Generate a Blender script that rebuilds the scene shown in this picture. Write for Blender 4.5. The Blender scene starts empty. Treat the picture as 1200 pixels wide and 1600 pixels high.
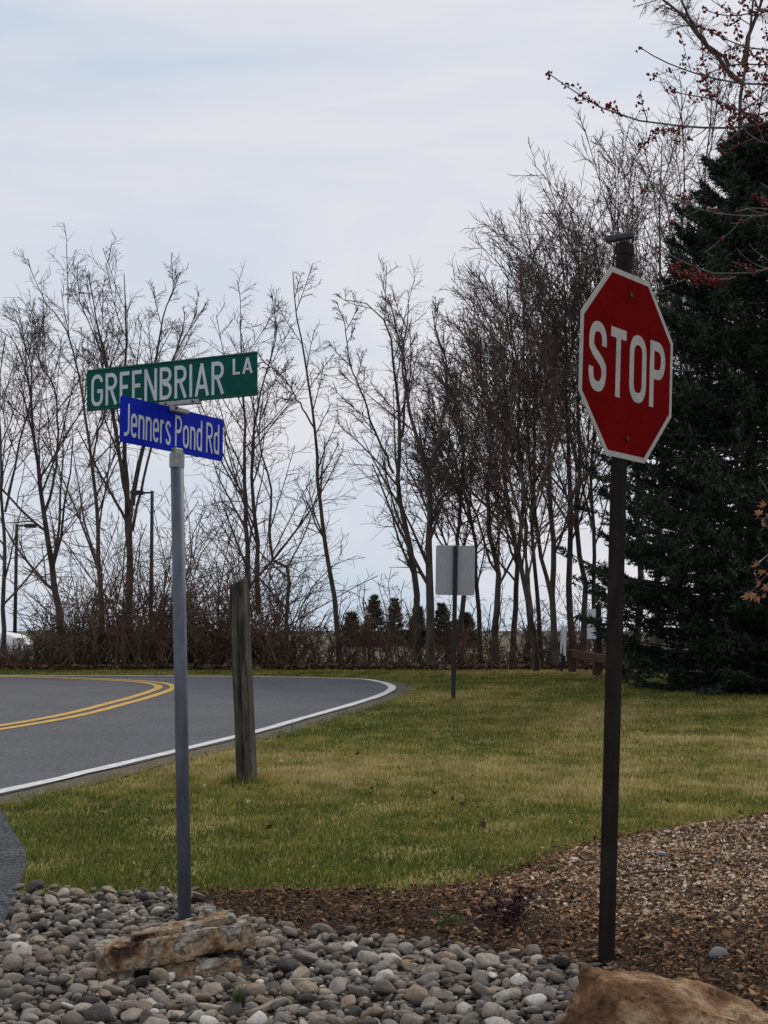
import bpy, bmesh, math, random
import numpy as np
from mathutils import Vector, Matrix, noise
rng = np.random.default_rng(7)
random.seed(7)
SC = bpy.context.scene
COL = SC.collection
R = math.radians

# ------------------------------------------------------------------ camera
F = 2400.0                       # focal length in photo pixels (1200 x 1600)
CAMZ = 1.30
PITCH = math.atan(185 / F)
cam_d = bpy.data.cameras.new('camera')
cam = bpy.data.objects.new('camera', cam_d); COL.objects.link(cam)
cam_d.sensor_fit = 'VERTICAL'; cam_d.sensor_height = 36; cam_d.lens = 36 * F / 1600
cam_d.clip_start = 0.05; cam_d.clip_end = 6000
cam.location = (0, 0, CAMZ); cam.rotation_euler = (R(90) + PITCH, 0, 0)
SC.camera = cam

# ------------------------------------------------------------------ sky, sun, exposure
SUN_AZ, SUN_EL = 54.0, 44.0      # azimuth from +X towards +Y, elevation
sd = Vector((math.cos(R(SUN_EL)) * math.cos(R(SUN_AZ)), math.cos(R(SUN_EL)) * math.sin(R(SUN_AZ)), math.sin(R(SUN_EL))))
w = bpy.data.worlds.new('World'); SC.world = w; w.use_nodes = True
nt = w.node_tree; nt.nodes.clear()
def nn(t, tree=None, **kw):
    n = (tree or nt).nodes.new(t)
    for k, v in kw.items(): setattr(n, k, v)
    return n
out = nn('ShaderNodeOutputWorld'); bg = nn('ShaderNodeBackground'); bg.inputs['Strength'].default_value = 0.1
sky = nn('ShaderNodeTexSky', sky_type='NISHITA', sun_disc=False)
sky.sun_elevation = R(SUN_EL); sky.sun_rotation = math.atan2(sd.x, sd.y)
sky.air_density = 1.0; sky.dust_density = 2.0
tc = nn('ShaderNodeTexCoord')
mp = nn('ShaderNodeMapping'); mp.inputs['Scale'].default_value = (1.5, 1.5, 6.0); mp.inputs['Rotation'].default_value = (0.0, 0.06, 0.0)
mp.inputs['Location'].default_value = (0.3, 0.1, 0.35)
n1 = nn('ShaderNodeTexNoise'); n1.inputs['Scale'].default_value = 1.4; n1.inputs['Detail'].default_value = 5; n1.inputs['Roughness'].default_value = 0.5; n1.inputs['Distortion'].default_value = 0.4
cr = nn('ShaderNodeValToRGB')
cr.color_ramp.elements[0].position = 0.40; cr.color_ramp.elements[0].color = (5.9, 6.75, 7.9, 1)
cr.color_ramp.elements[1].position = 0.57; cr.color_ramp.elements[1].color = (7.75, 7.7, 8.2, 1)
mx = nn('ShaderNodeMix', data_type='RGBA'); mx.inputs[0].default_value = 0.94
nt.links.new(tc.outputs['Generated'], mp.inputs['Vector']); nt.links.new(mp.outputs[0], n1.inputs['Vector'])
nt.links.new(n1.outputs['Fac'], cr.inputs['Fac'])
nt.links.new(sky.outputs[0], mx.inputs[6]); nt.links.new(cr.outputs[0], mx.inputs[7])
nt.links.new(mx.outputs[2], bg.inputs['Color']); nt.links.new(bg.outputs[0], out.inputs['Surface'])
sun_d = bpy.data.lights.new('sun', 'SUN'); sun_d.energy = 1.5; sun_d.angle = R(11); sun_d.color = (1.0, 0.95, 0.86)
sun = bpy.data.objects.new('sun', sun_d); COL.objects.link(sun)
sun.rotation_euler = (-sd).to_track_quat('-Z', 'Y').to_euler()
SC.view_settings.view_transform = 'Standard'; SC.view_settings.look = 'None'
SC.view_settings.exposure = 0.0; SC.view_settings.gamma = 1.0
SC.render.engine = 'CYCLES'

# ------------------------------------------------------------------ geometry of the place
SL = 0.0196
def g(y):
    """height of the ground at distance y: a gentle rise to a crest at the wood's edge, then falling away"""
    return np.interp(y, [-50, 6.1, 33, 37, 42, 55, 75, 4000], [SL * -56.1, 0, SL * 26.9, .46, .30, .1, 0, 0])
cp, sp_ = math.cos(PITCH), math.sin(PITCH)
def ray(x, y):
    dx, dy = (x - 600) / F, (800 - y) / F
    return dx, cp - dy * sp_, sp_ + dy * cp
def G(x, y):
    """photo pixel -> point on the (inclined) ground plane"""
    a, b, c = ray(x, y); t = (CAMZ + SL * 6.1) / (SL * b - c)
    return Vector((a * t, b * t, CAMZ + c * t))
def P(x, y, Y):
    """photo pixel at distance Y"""
    a, b, c = ray(x, y); t = Y / b
    return Vector((a * t, Y, CAMZ + c * t))

# ------------------------------------------------------------------ helpers
def link(o, parent=None):
    COL.objects.link(o)
    if parent is not None: o.parent = parent
    return o
def mesh_np(name, V, Fc, mat, parent=None, smooth=True, attr=None):
    """V (n,3), Fc (m,k) -> object"""
    me = bpy.data.meshes.new(name)
    V = np.ascontiguousarray(V, dtype=np.float32); Fc = np.ascontiguousarray(Fc, dtype=np.int32)
    m, k = Fc.shape
    me.vertices.add(len(V)); me.vertices.foreach_set('co', V.ravel())
    me.loops.add(m * k); me.loops.foreach_set('vertex_index', Fc.ravel())
    me.polygons.add(m); me.polygons.foreach_set('loop_start', np.arange(m, dtype=np.int32) * k)
    me.polygons.foreach_set('loop_total', np.full(m, k, dtype=np.int32))
    me.polygons.foreach_set('use_smooth', np.full(m, smooth, dtype=bool))
    if attr is not None:
        a = me.attributes.new('rnd', 'FLOAT', 'POINT'); a.data.foreach_set('value', np.ascontiguousarray(attr, dtype=np.float32))
    me.update(calc_edges=True)
    me.materials.append(mat)
    return link(bpy.data.objects.new(name, me), parent)
def obj_bm(name, bm, mat, parent=None, smooth=False, loc=None, rot=None):
    me = bpy.data.meshes.new(name); bm.normal_update(); bm.to_mesh(me); bm.free()
    if smooth: me.polygons.foreach_set('use_smooth', np.ones(len(me.polygons), dtype=bool))
    me.materials.append(mat)
    o = link(bpy.data.objects.new(name, me), parent)
    if loc is not None: o.location = loc
    if rot is not None: o.rotation_euler = rot
    return o
def tag(o, label=None, cat=None, group=None, kind=None):
    if label: o['label'] = label
    if cat: o['category'] = cat
    if group: o['group'] = group
    if kind: o['kind'] = kind
    return o
def empty(name, loc, rot=(0, 0, 0)):
    o = bpy.data.objects.new(name, None); o.empty_display_size = .2
    link(o); o.location = loc; o.rotation_euler = rot
    return o
def box_bm(sx, sy, sz, c=(0, 0, 0), bevel=0, seg=1, cuts=0):
    bm = bmesh.new()
    bmesh.ops.create_cube(bm, size=1)
    for v in bm.verts: v.co = Vector((v.co.x * sx + c[0], v.co.y * sy + c[1], v.co.z * sz + c[2]))
    if bevel: bmesh.ops.bevel(bm, geom=bm.edges[:] , offset=bevel, segments=seg, affect='EDGES', profile=.5)
    return bm
def cyl_bm(r, h, n=20, z0=0, r2=None):
    bm = bmesh.new()
    bmesh.ops.create_cone(bm, cap_ends=True, segments=n, radius1=r, radius2=r if r2 is None else r2, depth=h)
    for v in bm.verts: v.co.z += h / 2 + z0
    return bm
def inside(poly, x, y):
    poly = np.asarray(poly); n = len(poly); res = np.zeros(len(x), dtype=bool); j = n - 1
    for i in range(n):
        xi, yi = poly[i]; xj, yj = poly[j]
        if yi != yj:
            c = ((yi > y) != (yj > y)) & (x < (xj - xi) * (y - yi) / (yj - yi) + xi)
            res ^= c
        j = i
    return res
def edge_dist(poly, x, y):
    poly = np.asarray(poly); d = np.full(len(x), 1e9)
    for a, b in zip(poly, np.roll(poly, -1, 0)):
        ab = b - a; L = max(ab @ ab, 1e-9)
        t = np.clip(((x - a[0]) * ab[0] + (y - a[1]) * ab[1]) / L, 0, 1)
        d = np.minimum(d, np.hypot(x - a[0] - t * ab[0], y - a[1] - t * ab[1]))
    return d
def spline(pts, n):
    """Catmull-Rom through pts, n samples evenly by length"""
    p = np.asarray([tuple(q) for q in pts], dtype=float)
    q = np.vstack([2 * p[0] - p[1], p, 2 * p[-1] - p[-2]]); res = []
    for i in range(1, len(q) - 2):
        t = np.linspace(0, 1, 16, endpoint=False)[:, None]
        res.append(.5 * (2 * q[i] + (q[i+1] - q[i-1]) * t + (2*q[i-1] - 5*q[i] + 4*q[i+1] - q[i+2]) * t**2 + (3*q[i] - q[i-1] - 3*q[i+1] + q[i+2]) * t**3))
    res = np.vstack(res + [p[-1:]])
    s = np.r_[0, np.cumsum(np.linalg.norm(np.diff(res, axis=0), axis=1))]
    u = np.linspace(0, s[-1], n)
    return np.stack([np.interp(u, s, res[:, k]) for k in range(res.shape[1])], 1)
def vnoise(x, y, s, seed=0):
    """cheap smooth 2-D noise in 0..1"""
    v = np.zeros_like(x)
    r = np.random.default_rng(seed)
    for k in range(6):
        a = r.uniform(0, 2 * np.pi); f = s * r.uniform(.6, 1.8); ph = r.uniform(0, 6.28)
        v += np.sin((x * np.cos(a) + y * np.sin(a)) * f + ph + 1.3 * np.sin((x * np.sin(a) - y * np.cos(a)) * f * .7 + ph * 2))
    return np.clip(.5 + v / 7, 0, 1)

# ------------------------------------------------------------------ materials
def mat(name, c1, c2=None, scale=10, detail=4, stretch=(1, 1, 1), rough=.85, metal=0, spec=.3, bump=0, bscale=None, ramp=(.35, .65), src='noise', trans=0, stops=None, distort=0, patch=None):
    m = bpy.data.materials.new(name); m.use_nodes = True; t = m.node_tree
    b = t.nodes['Principled BSDF']
    b.inputs['Roughness'].default_value = rough; b.inputs['Metallic'].default_value = metal; b.inputs['Specular IOR Level'].default_value = spec
    b.inputs['Base Color'].default_value = (*c1, 1)
    co = nn('ShaderNodeTexCoord', t); mpn = nn('ShaderNodeMapping', t); mpn.inputs['Scale'].default_value = stretch
    t.links.new(co.outputs['Object'], mpn.inputs['Vector'])
    nz = nn('ShaderNodeTexNoise', t); nz.inputs['Scale'].default_value = scale; nz.inputs['Detail'].default_value = detail; nz.inputs['Distortion'].default_value = distort
    t.links.new(mpn.outputs[0], nz.inputs['Vector'])
    colout = None
    if c2 is not None or stops:
        rp = nn('ShaderNodeValToRGB', t)
        if stops:
            els = rp.color_ramp.elements
            els[0].position, els[0].color = stops[0][0], (*stops[0][1], 1)
            els[1].position, els[1].color = stops[-1][0], (*stops[-1][1], 1)
            for p, c in stops[1:-1]:
                e = els.new(p); e.color = (*c, 1)
        else:
            rp.color_ramp.elements[0].position, rp.color_ramp.elements[1].position = ramp
            rp.color_ramp.elements[0].color = (*c1, 1); rp.color_ramp.elements[1].color = (*c2, 1)
        if src == 'noise': f = nz.outputs['Fac']
        elif src == 'attr': f = nn('ShaderNodeAttribute', t, attribute_name='rnd').outputs['Fac']
        elif src == 'object': f = nn('ShaderNodeObjectInfo', t).outputs['Random']
        t.links.new(f, rp.inputs['Fac']); colout = rp.outputs[0]
        if src != 'noise':                       # mottle on top of the piece's own colour
            mm = nn('ShaderNodeMix', t, data_type='RGBA', blend_type='MULTIPLY'); mm.inputs[0].default_value = 1
            mr = nn('ShaderNodeMapRange', t); mr.inputs['To Min'].default_value = .40; mr.inputs['To Max'].default_value = 1.65
            t.links.new(nz.outputs['Fac'], mr.inputs['Value'])
            t.links.new(colout, mm.inputs[6]); t.links.new(mr.outputs[0], mm.inputs[7]); colout = mm.outputs[2]
        if patch:
            n2 = nn('ShaderNodeTexNoise', t); n2.inputs['Scale'].default_value = patch[0]; n2.inputs['Detail'].default_value = 6; n2.inputs['Roughness'].default_value = .65
            t.links.new(co.outputs['Object'], n2.inputs['Vector'])
            m2 = nn('ShaderNodeMapRange', t); m2.inputs['From Min'].default_value = .3; m2.inputs['From Max'].default_value = .7
            m2.inputs['To Min'].default_value = 1 - patch[1]; m2.inputs['To Max'].default_value = 1 + patch[1]
            t.links.new(n2.outputs['Fac'], m2.inputs['Value'])
            mm2 = nn('ShaderNodeMix', t, data_type='RGBA', blend_type='MULTIPLY'); mm2.inputs[0].default_value = 1
            t.links.new(colout, mm2.inputs[6]); t.links.new(m2.outputs[0], mm2.inputs[7]); colout = mm2.outputs[2]
        t.links.new(colout, b.inputs['Base Color'])
    if bump:
        bn = nn('ShaderNodeBump', t); bn.inputs['Strength'].default_value = bump; bn.inputs['Distance'].default_value = .02
        nb = nn('ShaderNodeTexNoise', t); nb.inputs['Scale'].default_value = bscale or scale * 2; nb.inputs['Detail'].default_value = 6
        t.links.new(mpn.outputs[0], nb.inputs['Vector']); t.links.new(nb.outputs['Fac'], bn.inputs['Height']); t.links.new(bn.outputs[0], b.inputs['Normal'])
    if trans:
        tr = nn('ShaderNodeBsdfTranslucent', t); ms = nn('ShaderNodeMixShader', t); ms.inputs[0].default_value = trans
        if colout: t.links.new(colout, tr.inputs['Color'])
        else: tr.inputs['Color'].default_value = (*c1, 1)
        o = t.nodes['Material Output']
        t.links.new(b.outputs[0], ms.inputs[1]); t.links.new(tr.outputs[0], ms.inputs[2]); t.links.new(ms.outputs[0], o.inputs['Surface'])
    return m
M = {}
M['field'] = mat('field', (.055, .06, .025), (.10, .085, .045), scale=.15, rough=.95)
M['soil'] = mat('lawn_soil', (.13, .115, .03), (.24, .19, .06), scale=1.6, rough=.95, bump=.4, bscale=40)
M['asphalt'] = mat('asphalt', (.075, .075, .082), (.155, .153, .163), scale=38, detail=12, rough=.9, spec=.15, bump=.4, bscale=90, patch=(.9, .13))
M['asphalt_side'] = mat('asphalt_side', (.03, .031, .036), (.135, .135, .145), scale=45, detail=12, rough=.95, spec=.1, bump=1, bscale=60, patch=(3, .3))
M['white_paint'] = mat('white_paint', (.52, .51, .48), (.68, .67, .64), scale=22, detail=10, rough=.8, patch=(5, .2))
M['yellow_paint'] = mat('yellow_paint', (.50, .29, .06), (.62, .38, .09), scale=22, detail=10, rough=.8, patch=(4, .2))
M['shoulder'] = mat('shoulder', (.065, .055, .035), (.15, .13, .09), scale=30, detail=8, rough=.95, bump=.6, bscale=60)
M['bedsoil'] = mat('bed_soil', (.02, .016, .013), (.05, .04, .03), scale=30, rough=.95)
M['mulchsoil'] = mat('mulch_soil', (.022, .014, .009), (.05, .032, .02), scale=25, rough=.95, bump=.6, bscale=60)
stone_stops = [(0, (.045, .042, .042)), (.12, (.09, .088, .09)), (.28, (.165, .145, .125)), (.42, (.21, .20, .198)), (.55, (.175, .135, .10)), (.68, (.26, .245, .235)), (.80, (.25, .195, .145)), (.93, (.35, .33, .30)), (1, (.58, .56, .54))]
stone_stops = [(p, (c[0] * 1.02, c[1] * .96, c[2] * .88)) for p, c in stone_stops]
M['stone'] = mat('river_stone', (.2, .2, .2), stops=stone_stops, src='object', scale=2.2, detail=5, rough=.8, spec=.2, bump=.25, bscale=6)
M['stones'] = mat('river_stones', (.2, .2, .2), stops=stone_stops, src='attr', scale=55, detail=5, rough=.8, spec=.2, bump=.25, bscale=150)
M['chips'] = mat('wood_chips', (.1, .1, .1), stops=[(0, (.03, .018, .011)), (.3, (.11, .056, .027)), (.6, (.275, .15, .072)), (.85, (.43, .275, .15)), (1, (.58, .48, .37))], src='attr', scale=40, rough=.9)
M['grass'] = mat('grass_blades', (.1, .1, .05), stops=[(0, (.055, .085, .015)), (.33, (.13, .17, .027)), (.56, (.25, .225, .046)), (.8, (.37, .275, .095)), (1, (.52, .42, .22))], src='attr', scale=3, rough=.75, trans=.3)
M['litter'] = mat('leaf_litter', (.1, .1, .1), stops=[(0, (.03, .017, .012)), (.5, (.10, .055, .032)), (1, (.21, .13, .075))], src='attr', scale=3, rough=.9)
M['bark'] = mat('bark', (.045, .036, .031), (.105, .086, .074), scale=8, stretch=(1, 1, .3), rough=.95, bump=.5)
M['twig'] = mat('twig_bark', (.075, .054, .046), (.115, .086, .074), scale=2, rough=.9)
M['twig_red'] = mat('reddish_twig_bark', (.105, .068, .056), (.16, .11, .09), scale=2, rough=.9)
M['brush'] = mat('brush_twigs', (.065, .037, .028), (.18, .112, .082), scale=1.2, rough=.95)
M['honeysuckle'] = mat('olive_leaves', (.1, .1, .1), stops=[(0, (.03, .035, .014)), (.6, (.07, .075, .03)), (1, (.13, .11, .06))], src='attr', scale=3, rough=.8, trans=.2)
M['needles'] = mat('spruce_needles', (.1, .1, .1), stops=[(0, (.009, .014, .009)), (.6, (.019, .031, .021)), (1, (.055, .078, .055))], src='attr', scale=1.5, rough=.8)
M['needles_far'] = mat('conifer_needles', (.1, .1, .1), stops=[(0, (.018, .022, .014)), (1, (.05, .058, .034))], src='attr', scale=1.5, rough=.9)
M['maple_bark'] = mat('maple_bark', (.11, .10, .095), (.20, .185, .175), scale=12, stretch=(1, 1, .4), rough=.9, bump=.3)
M['buds'] = mat('red_buds', (.1, .1, .1), stops=[(0, (.06, .012, .014)), (.6, (.20, .03, .03)), (1, (.36, .06, .04))], src='attr', scale=30, rough=.8, trans=.2)
M['dryleaf'] = mat('dry_leaf', (.30, .12, .055), (.42, .22, .13), scale=25, rough=.75, trans=.3)
M['paleleaf'] = mat('pale_fallen_leaf', (.36, .30, .19), (.48, .41, .28), scale=40, rough=.8)
M['darkleaf'] = mat('dark_fallen_leaf', (.05, .028, .018), (.09, .05, .03), scale=40, rough=.8)
M['sandstone'] = mat('sandstone', (.1, .1, .1), stops=[(.30, (.045, .028, .02)), (.40, (.12, .07, .045)), (.46, (.30, .19, .10)), (.51, (.33, .265, .19)), (.55, (.13, .08, .05)), (.60, (.38, .335, .27)), (.68, (.25, .25, .255)), (.76, (.40, .38, .34))], scale=7, detail=9, rough=.95, spec=.1, bump=1, bscale=55, distort=.35, patch=(40, .5))
M['boulder'] = mat('boulder_stone', (.1, .1, .1), stops=[(.28, (.055, .029, .016)), (.40, (.14, .075, .040)), (.48, (.25, .145, .078)), (.55, (.35, .245, .15)), (.60, (.16, .085, .045)), (.72, (.36, .275, .19))], scale=4.5, detail=10, rough=.95, spec=.1, bump=1, bscale=60, distort=.4, patch=(45, .5))
M['galv'] = mat('galvanised_steel', (.085, .095, .118), (.13, .14, .165), scale=30, stretch=(1, 1, .25), rough=.6, metal=.25)
M['bracket'] = mat('cast_bracket', (.28, .28, .285), (.40, .39, .385), scale=60, rough=.6, metal=.4)
M['green'] = mat('green_sheeting', (.007, .074, .054), (.010, .092, .067), scale=40, rough=.65, spec=.05, patch=(7, .16))
M['greenrib'] = mat('green_rib', (.005, .06, .045), (.007, .075, .055), scale=6, rough=.45)
M['blue'] = mat('blue_sheeting', (.006, .018, .36), (.008, .024, .43), scale=40, rough=.65, spec=.04, patch=(7, .12))
M['letter'] = mat('white_lettering', (.53, .57, .59), (.60, .63, .65), scale=40, rough=.7, spec=.08, patch=(9, .12))
M['red'] = mat('red_sheeting', (.150, .0016, .002), (.172, .0022, .003), scale=40, rough=.75, spec=.02, patch=(5, .16))
M['stopwhite'] = mat('white_sheeting', (.43, .405, .37), (.50, .47, .43), scale=40, rough=.75, spec=.05, patch=(9, .12))
M['alu'] = mat('bare_aluminium', (.30, .30, .32), (.36, .36, .38), scale=10, rough=.6, metal=.25, stretch=(6, 1, .6))
M['brownpost'] = mat('brown_painted_steel', (.017, .0135, .012), (.027, .022, .020), scale=25, stretch=(1, 1, .2), rough=.8, spec=.06, patch=(9, .25))
M['blackpost'] = mat('black_painted_steel', (.012, .012, .012), (.022, .021, .02), scale=25, rough=.6)
M['cap'] = mat('weathered_cap', (.045, .042, .052), (.085, .08, .09), scale=50, rough=.6, metal=.3)
M['bolt'] = mat('bolt_head', (.05, .02, .02), rough=.5, metal=.5)
M['oldwood'] = mat('weathered_wood', (.022, .02, .015), (.10, .094, .074), scale=7, detail=12, stretch=(5, 5, .45), rough=.95, bump=.6, bscale=14, distort=.6, patch=(6, .35))
M['railwood'] = mat('rail_wood', (.05, .026, .017), (.09, .05, .032), scale=9, stretch=(.4, 7, 7), rough=.9)
M['signblue'] = mat('pale_blue_sign', (.52, .58, .63), (.60, .66, .70), scale=4, rough=.5)
M['carwhite'] = mat('white_car_paint', (.78, .78, .80), rough=.25, spec=.5)
M['glass'] = mat('dark_glass', (.015, .017, .02), rough=.08, spec=.6)
M['rubber'] = mat('tyre_rubber', (.02, .02, .02), rough=.9)
M['rim'] = mat('alloy_rim', (.45, .45, .46), rough=.35, metal=.8)
M['lamp'] = mat('lamp_lens', (.55, .55, .57), rough=.15, spec=.6)
M['tail'] = mat('tail_lens', (.3, .01, .01), rough=.2)
M['burgundy'] = mat('burgundy_leaves', (.1, .1, .1), stops=[(0, (.018, .008, .009)), (.75, (.045, .016, .02)), (1, (.11, .03, .04))], src='attr', scale=3, rough=.7, trans=.15)
M['weed'] = mat('weed_leaves', (.045, .075, .018), (.085, .12, .03), scale=20, rough=.7, trans=.25)

# ------------------------------------------------------------------ the setting
ys = np.r_[np.linspace(-40, 5, 6), np.linspace(6.1, 33, 28), np.linspace(34, 75, 40), 90, 120, 180, 300, 600, 1200, 3500]
xs = np.r_[-3000, -800, -200, np.linspace(-60, 60, 25), 200, 800, 3000]
X, Y = np.meshgrid(xs, ys); Z = g(Y)
n, k = X.shape
idx = np.arange(n * k).reshape(n, k)
gf = np.stack([idx[:-1, :-1], idx[:-1, 1:], idx[1:, 1:], idx[1:, :-1]], -1).reshape(-1, 4)
tag(mesh_np('ground', np.stack([X, Y, Z - .012], -1).reshape(-1, 3), gf, M['field']), kind='structure')

def sheet(name, poly, dz, m, parent=None, kind='structure'):
    bm = bmesh.new()
    vs = [bm.verts.new((x, y, float(SL * (y - 6.1)) + dz)) for x, y in poly]
    bm.faces.new(vs)
    bmesh.ops.triangulate(bm, faces=bm.faces[:])
    bm.normal_update()
    for f in bm.faces:
        if f.normal.z < 0: f.normal_flip()
    o = obj_bm(name, bm, m, parent)
    if kind: o['kind'] = kind
    return o
def g2(pts): return [tuple(G(*p)[:2]) for p in pts]
# white edge line (outer edge of the bend), yellow centre line
white_px = [(0, 1240), (135, 1209), (270, 1177), (400, 1145), (470, 1125), (540, 1105), (585, 1091), (608, 1081), (611, 1073), (590, 1066), (545, 1061.5)]
wl = [(-9.0, -6.0), (-5.4, 3.5)] + g2(white_px)
wl += [(wl[-1][0] - 2.2, wl[-1][1] + .75), (wl[-1][0] - 6, wl[-1][1] + 1.1), (wl[-1][0] - 20, wl[-1][1] + 1.6), (-45, 34)]
wl[-1] = (-45, wl[-2][1] + .5)
wl = spline(wl, 260)
yel_px = [(0, 1139), (190, 1099), (235, 1086), (258, 1078), (262, 1073.5), (240, 1068), (195, 1064.5), (100, 1060.5), (0, 1058.5)]
yl = [(-12.2, -6), (-7.4, 8)] + g2(yel_px)
yl += [(yl[-1][0] - 6, yl[-1][1] + .3), (yl[-1][0] - 20, yl[-1][1] + .8), (-45, yl[-1][1] + 1)]
yl = spline(yl, 300)
for _ in range(6): yl[1:-1] = .25 * yl[:-2] + .5 * yl[1:-1] + .25 * yl[2:]
def offset(line, d):
    t = np.gradient(line, axis=0); t /= np.linalg.norm(t, axis=1)[:, None]
    return line + np.stack([t[:, 1], -t[:, 0]], 1) * d       # to the right of travel
def ribbon(name, line, w, dz, m, parent=None, kind='structure', wob=0):
    a, b = offset(line, w / 2), offset(line, -w / 2)
    if wob:
        a = offset(line, 1) * 0 + a + rng.normal(0, wob, a.shape); b = b + rng.normal(0, wob, b.shape)
    V = np.vstack([a, b]); V = np.c_[V, SL * (V[:, 1] - 6.1) + dz]
    nl = len(line); i = np.arange(nl - 1)
    o = mesh_np(name, V, np.stack([i, i + 1, i + 1 + nl, i + nl], 1), m, parent, smooth=False)
    if kind: o['kind'] = kind
    return o
outer = offset(wl, .085)
outer_px = outer + rng.normal(0, .012, outer.shape)
inner = np.array([(-45, 24.2), (-20, 23.6), (-12, 23.2), (-8.9, 22.6), (-8.3, 21), (-9.2, 17), (-12.5, 7), (-16, -6)])
road_poly = np.vstack([outer_px, inner])
LAWN = g2([(-20, 1255), (0, 1263), (18, 1296), (40, 1332), (42, 1350), (36, 1375), (28, 1394), (150, 1399), (310, 1398), (500, 1397), (640, 1393), (730, 1386), (800, 1370), (850, 1345), (900, 1327), (960, 1312), (1100, 1293), (1200, 1276), (1400, 1246)])
LAWN_FULL = [(-45, 4.0), (-9, 4.0), (-3.6, 9.3)] + LAWN + [(9, 11.5), (24, 14), (24, 33), (-45, 33)]
sheet('lawn', LAWN_FULL, -.004, M['soil'])
sheet('road', road_poly, .012, M['asphalt'])
ribbon('road_shoulder', offset(wl[:170], .20), .34, .004, M['shoulder'], wob=.03)
SIDE = [(-16, -8)] + [(1.8, -8), (1.0, 3.0), (-.6, 4.6)] + g2([(-60, 1560), (0, 1458), (14, 1430), (30, 1396), (36, 1375), (42, 1350), (40, 1332), (18, 1296), (0, 1263), (-20, 1252)]) + [(-5.2, 10.2), (-16, 4)]
sheet('side_street', SIDE, .008, M['asphalt_side'])
ribbon('white_edge_line', wl, .125, .018, M['white_paint'], wob=.004)
ribbon('yellow_centre_line', offset(yl, .125), .13, .018, M['yellow_paint'], wob=.003)
ribbon('yellow_centre_line', offset(yl, -.125), .13, .018, M['yellow_paint'], wob=.003)
# parking lot behind the wood
lx = np.linspace(-40, -5.5, 3); ly = np.linspace(38.5, 60, 30)
X, Y = np.meshgrid(lx, ly); n, k = X.shape; idx = np.arange(n * k).reshape(n, k)
tag(mesh_np('parking_lot', np.stack([X, Y, g(Y) + .012], -1).reshape(-1, 3), np.stack([idx[:-1, :-1], idx[:-1, 1:], idx[1:, 1:], idx[1:, :-1]], -1).reshape(-1, 4), M['asphalt']), kind='structure')

# --- bed outlines
GRAV = g2([(28, 1397), (150, 1400), (300, 1401), (318, 1416), (360, 1440), (420, 1453), (550, 1466), (660, 1477), (750, 1491), (860, 1502), (930, 1515), (985, 1540), (1020, 1600), (1060, 1760)]) + [(-.55, 4.2)] + g2([(-70, 1600), (-30, 1510), (0, 1458), (14, 1430)])
MUL = g2([(300, 1401), (310, 1397), (500, 1396), (640, 1392), (730, 1385), (800, 1369), (850, 1344), (900, 1326), (960, 1311), (1100, 1292), (1200, 1275), (1400, 1245)]) + [(5.5, 11), (7, 9), (6, 4.4)] + g2([(1060, 1760), (1020, 1600), (985, 1540), (930, 1515), (860, 1502), (750, 1491), (660, 1477), (550, 1466), (420, 1453), (360, 1440), (318, 1416)])
gravel = sheet('gravel_bed', GRAV, .002, M['bedsoil'])
def mound(x, y):
    d = edge_dist(MUL, x, y)
    return .012 + .05 * np.clip(d / .5, 0, 1) + .025 * np.clip((x - .5) / 2, 0, 1) * np.clip(d / .8, 0, 1) + .05 * (vnoise(x, y, 6, 3) - .5) * np.clip(d / .25, 0, 1)
lx = np.arange(-1.2, 7.1, .05); ly = np.arange(4.2, 11.2, .05)
X, Y = np.meshgrid(lx, ly); n, k = X.shape; idx = np.arange(n * k).reshape(n, k)
Z = SL * (Y - 6.1) + mound(X.ravel(), Y.ravel()).reshape(X.shape) - .008
qf = np.stack([idx[:-1, :-1], idx[:-1, 1:], idx[1:, 1:], idx[1:, :-1]], -1).reshape(-1, 4)
cx = X.ravel()[qf].mean(1); cy = Y.ravel()[qf].mean(1); qf = qf[inside(MUL, cx, cy)]
tag(mesh_np('mulch_bed', np.stack([X, Y, Z], -1).reshape(-1, 3), qf, M['mulchsoil']), kind='structure')

def in_view(x, y, margin=.9):
    return (np.abs(x) < .26 * y + margin)
# ------------------------------------------------------------------ wood chips (stuff)
N = 120000
x = rng.uniform(-1.2, 4.2, N); y = rng.uniform(4.6, 11.0, N)
ok = inside(MUL, x, y) & in_view(x, y, .5); x, y = x[ok], y[ok]; N = len(x)
de = edge_dist(MUL, x, y); x = x + (de < .15) * rng.normal(0, .045, N); y = y + (de < .15) * rng.normal(0, .06, N)
L = rng.gamma(4, .0042, N).clip(.006, .06) ; W = L * rng.uniform(.25, .7, N); T = rng.uniform(.002, .006, N)
yaw = rng.uniform(0, 6.28, N); pit = rng.normal(0, .38, N); rol = rng.normal(0, .4, N)
base = np.array([[-1, -1, 0], [1, -1, 0], [1, 1, 0], [-1, 1, 0], [-.8, -.9, 1], [.85, -.8, 1], [.9, .8, 1], [-.9, .9, 1]], float)
def rot_batch(v, yaw, pit, rol):
    cr_, sr = np.cos(rol), np.sin(rol); c2, s2 = np.cos(pit), np.sin(pit); c3, s3 = np.cos(yaw), np.sin(yaw)
    xx, yy, zz = v[..., 0], v[..., 1], v[..., 2]
    yy, zz = yy * cr_[:, None] - zz * sr[:, None], yy * sr[:, None] + zz * cr_[:, None]
    xx, zz = xx * c2[:, None] + zz * s2[:, None], -xx * s2[:, None] + zz * c2[:, None]
    xx, yy = xx * c3[:, None] - yy * s3[:, None], xx * s3[:, None] + yy * c3[:, None]
    return np.stack([xx, yy, zz], -1)
V = base[None] * np.stack([L / 2, W / 2, T], 1)[:, None, :]
V = rot_batch(V, yaw, pit, rol)
zz = SL * (y - 6.1) + mound(x, y) + rng.uniform(-.003, .012, N) * 1.0
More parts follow.
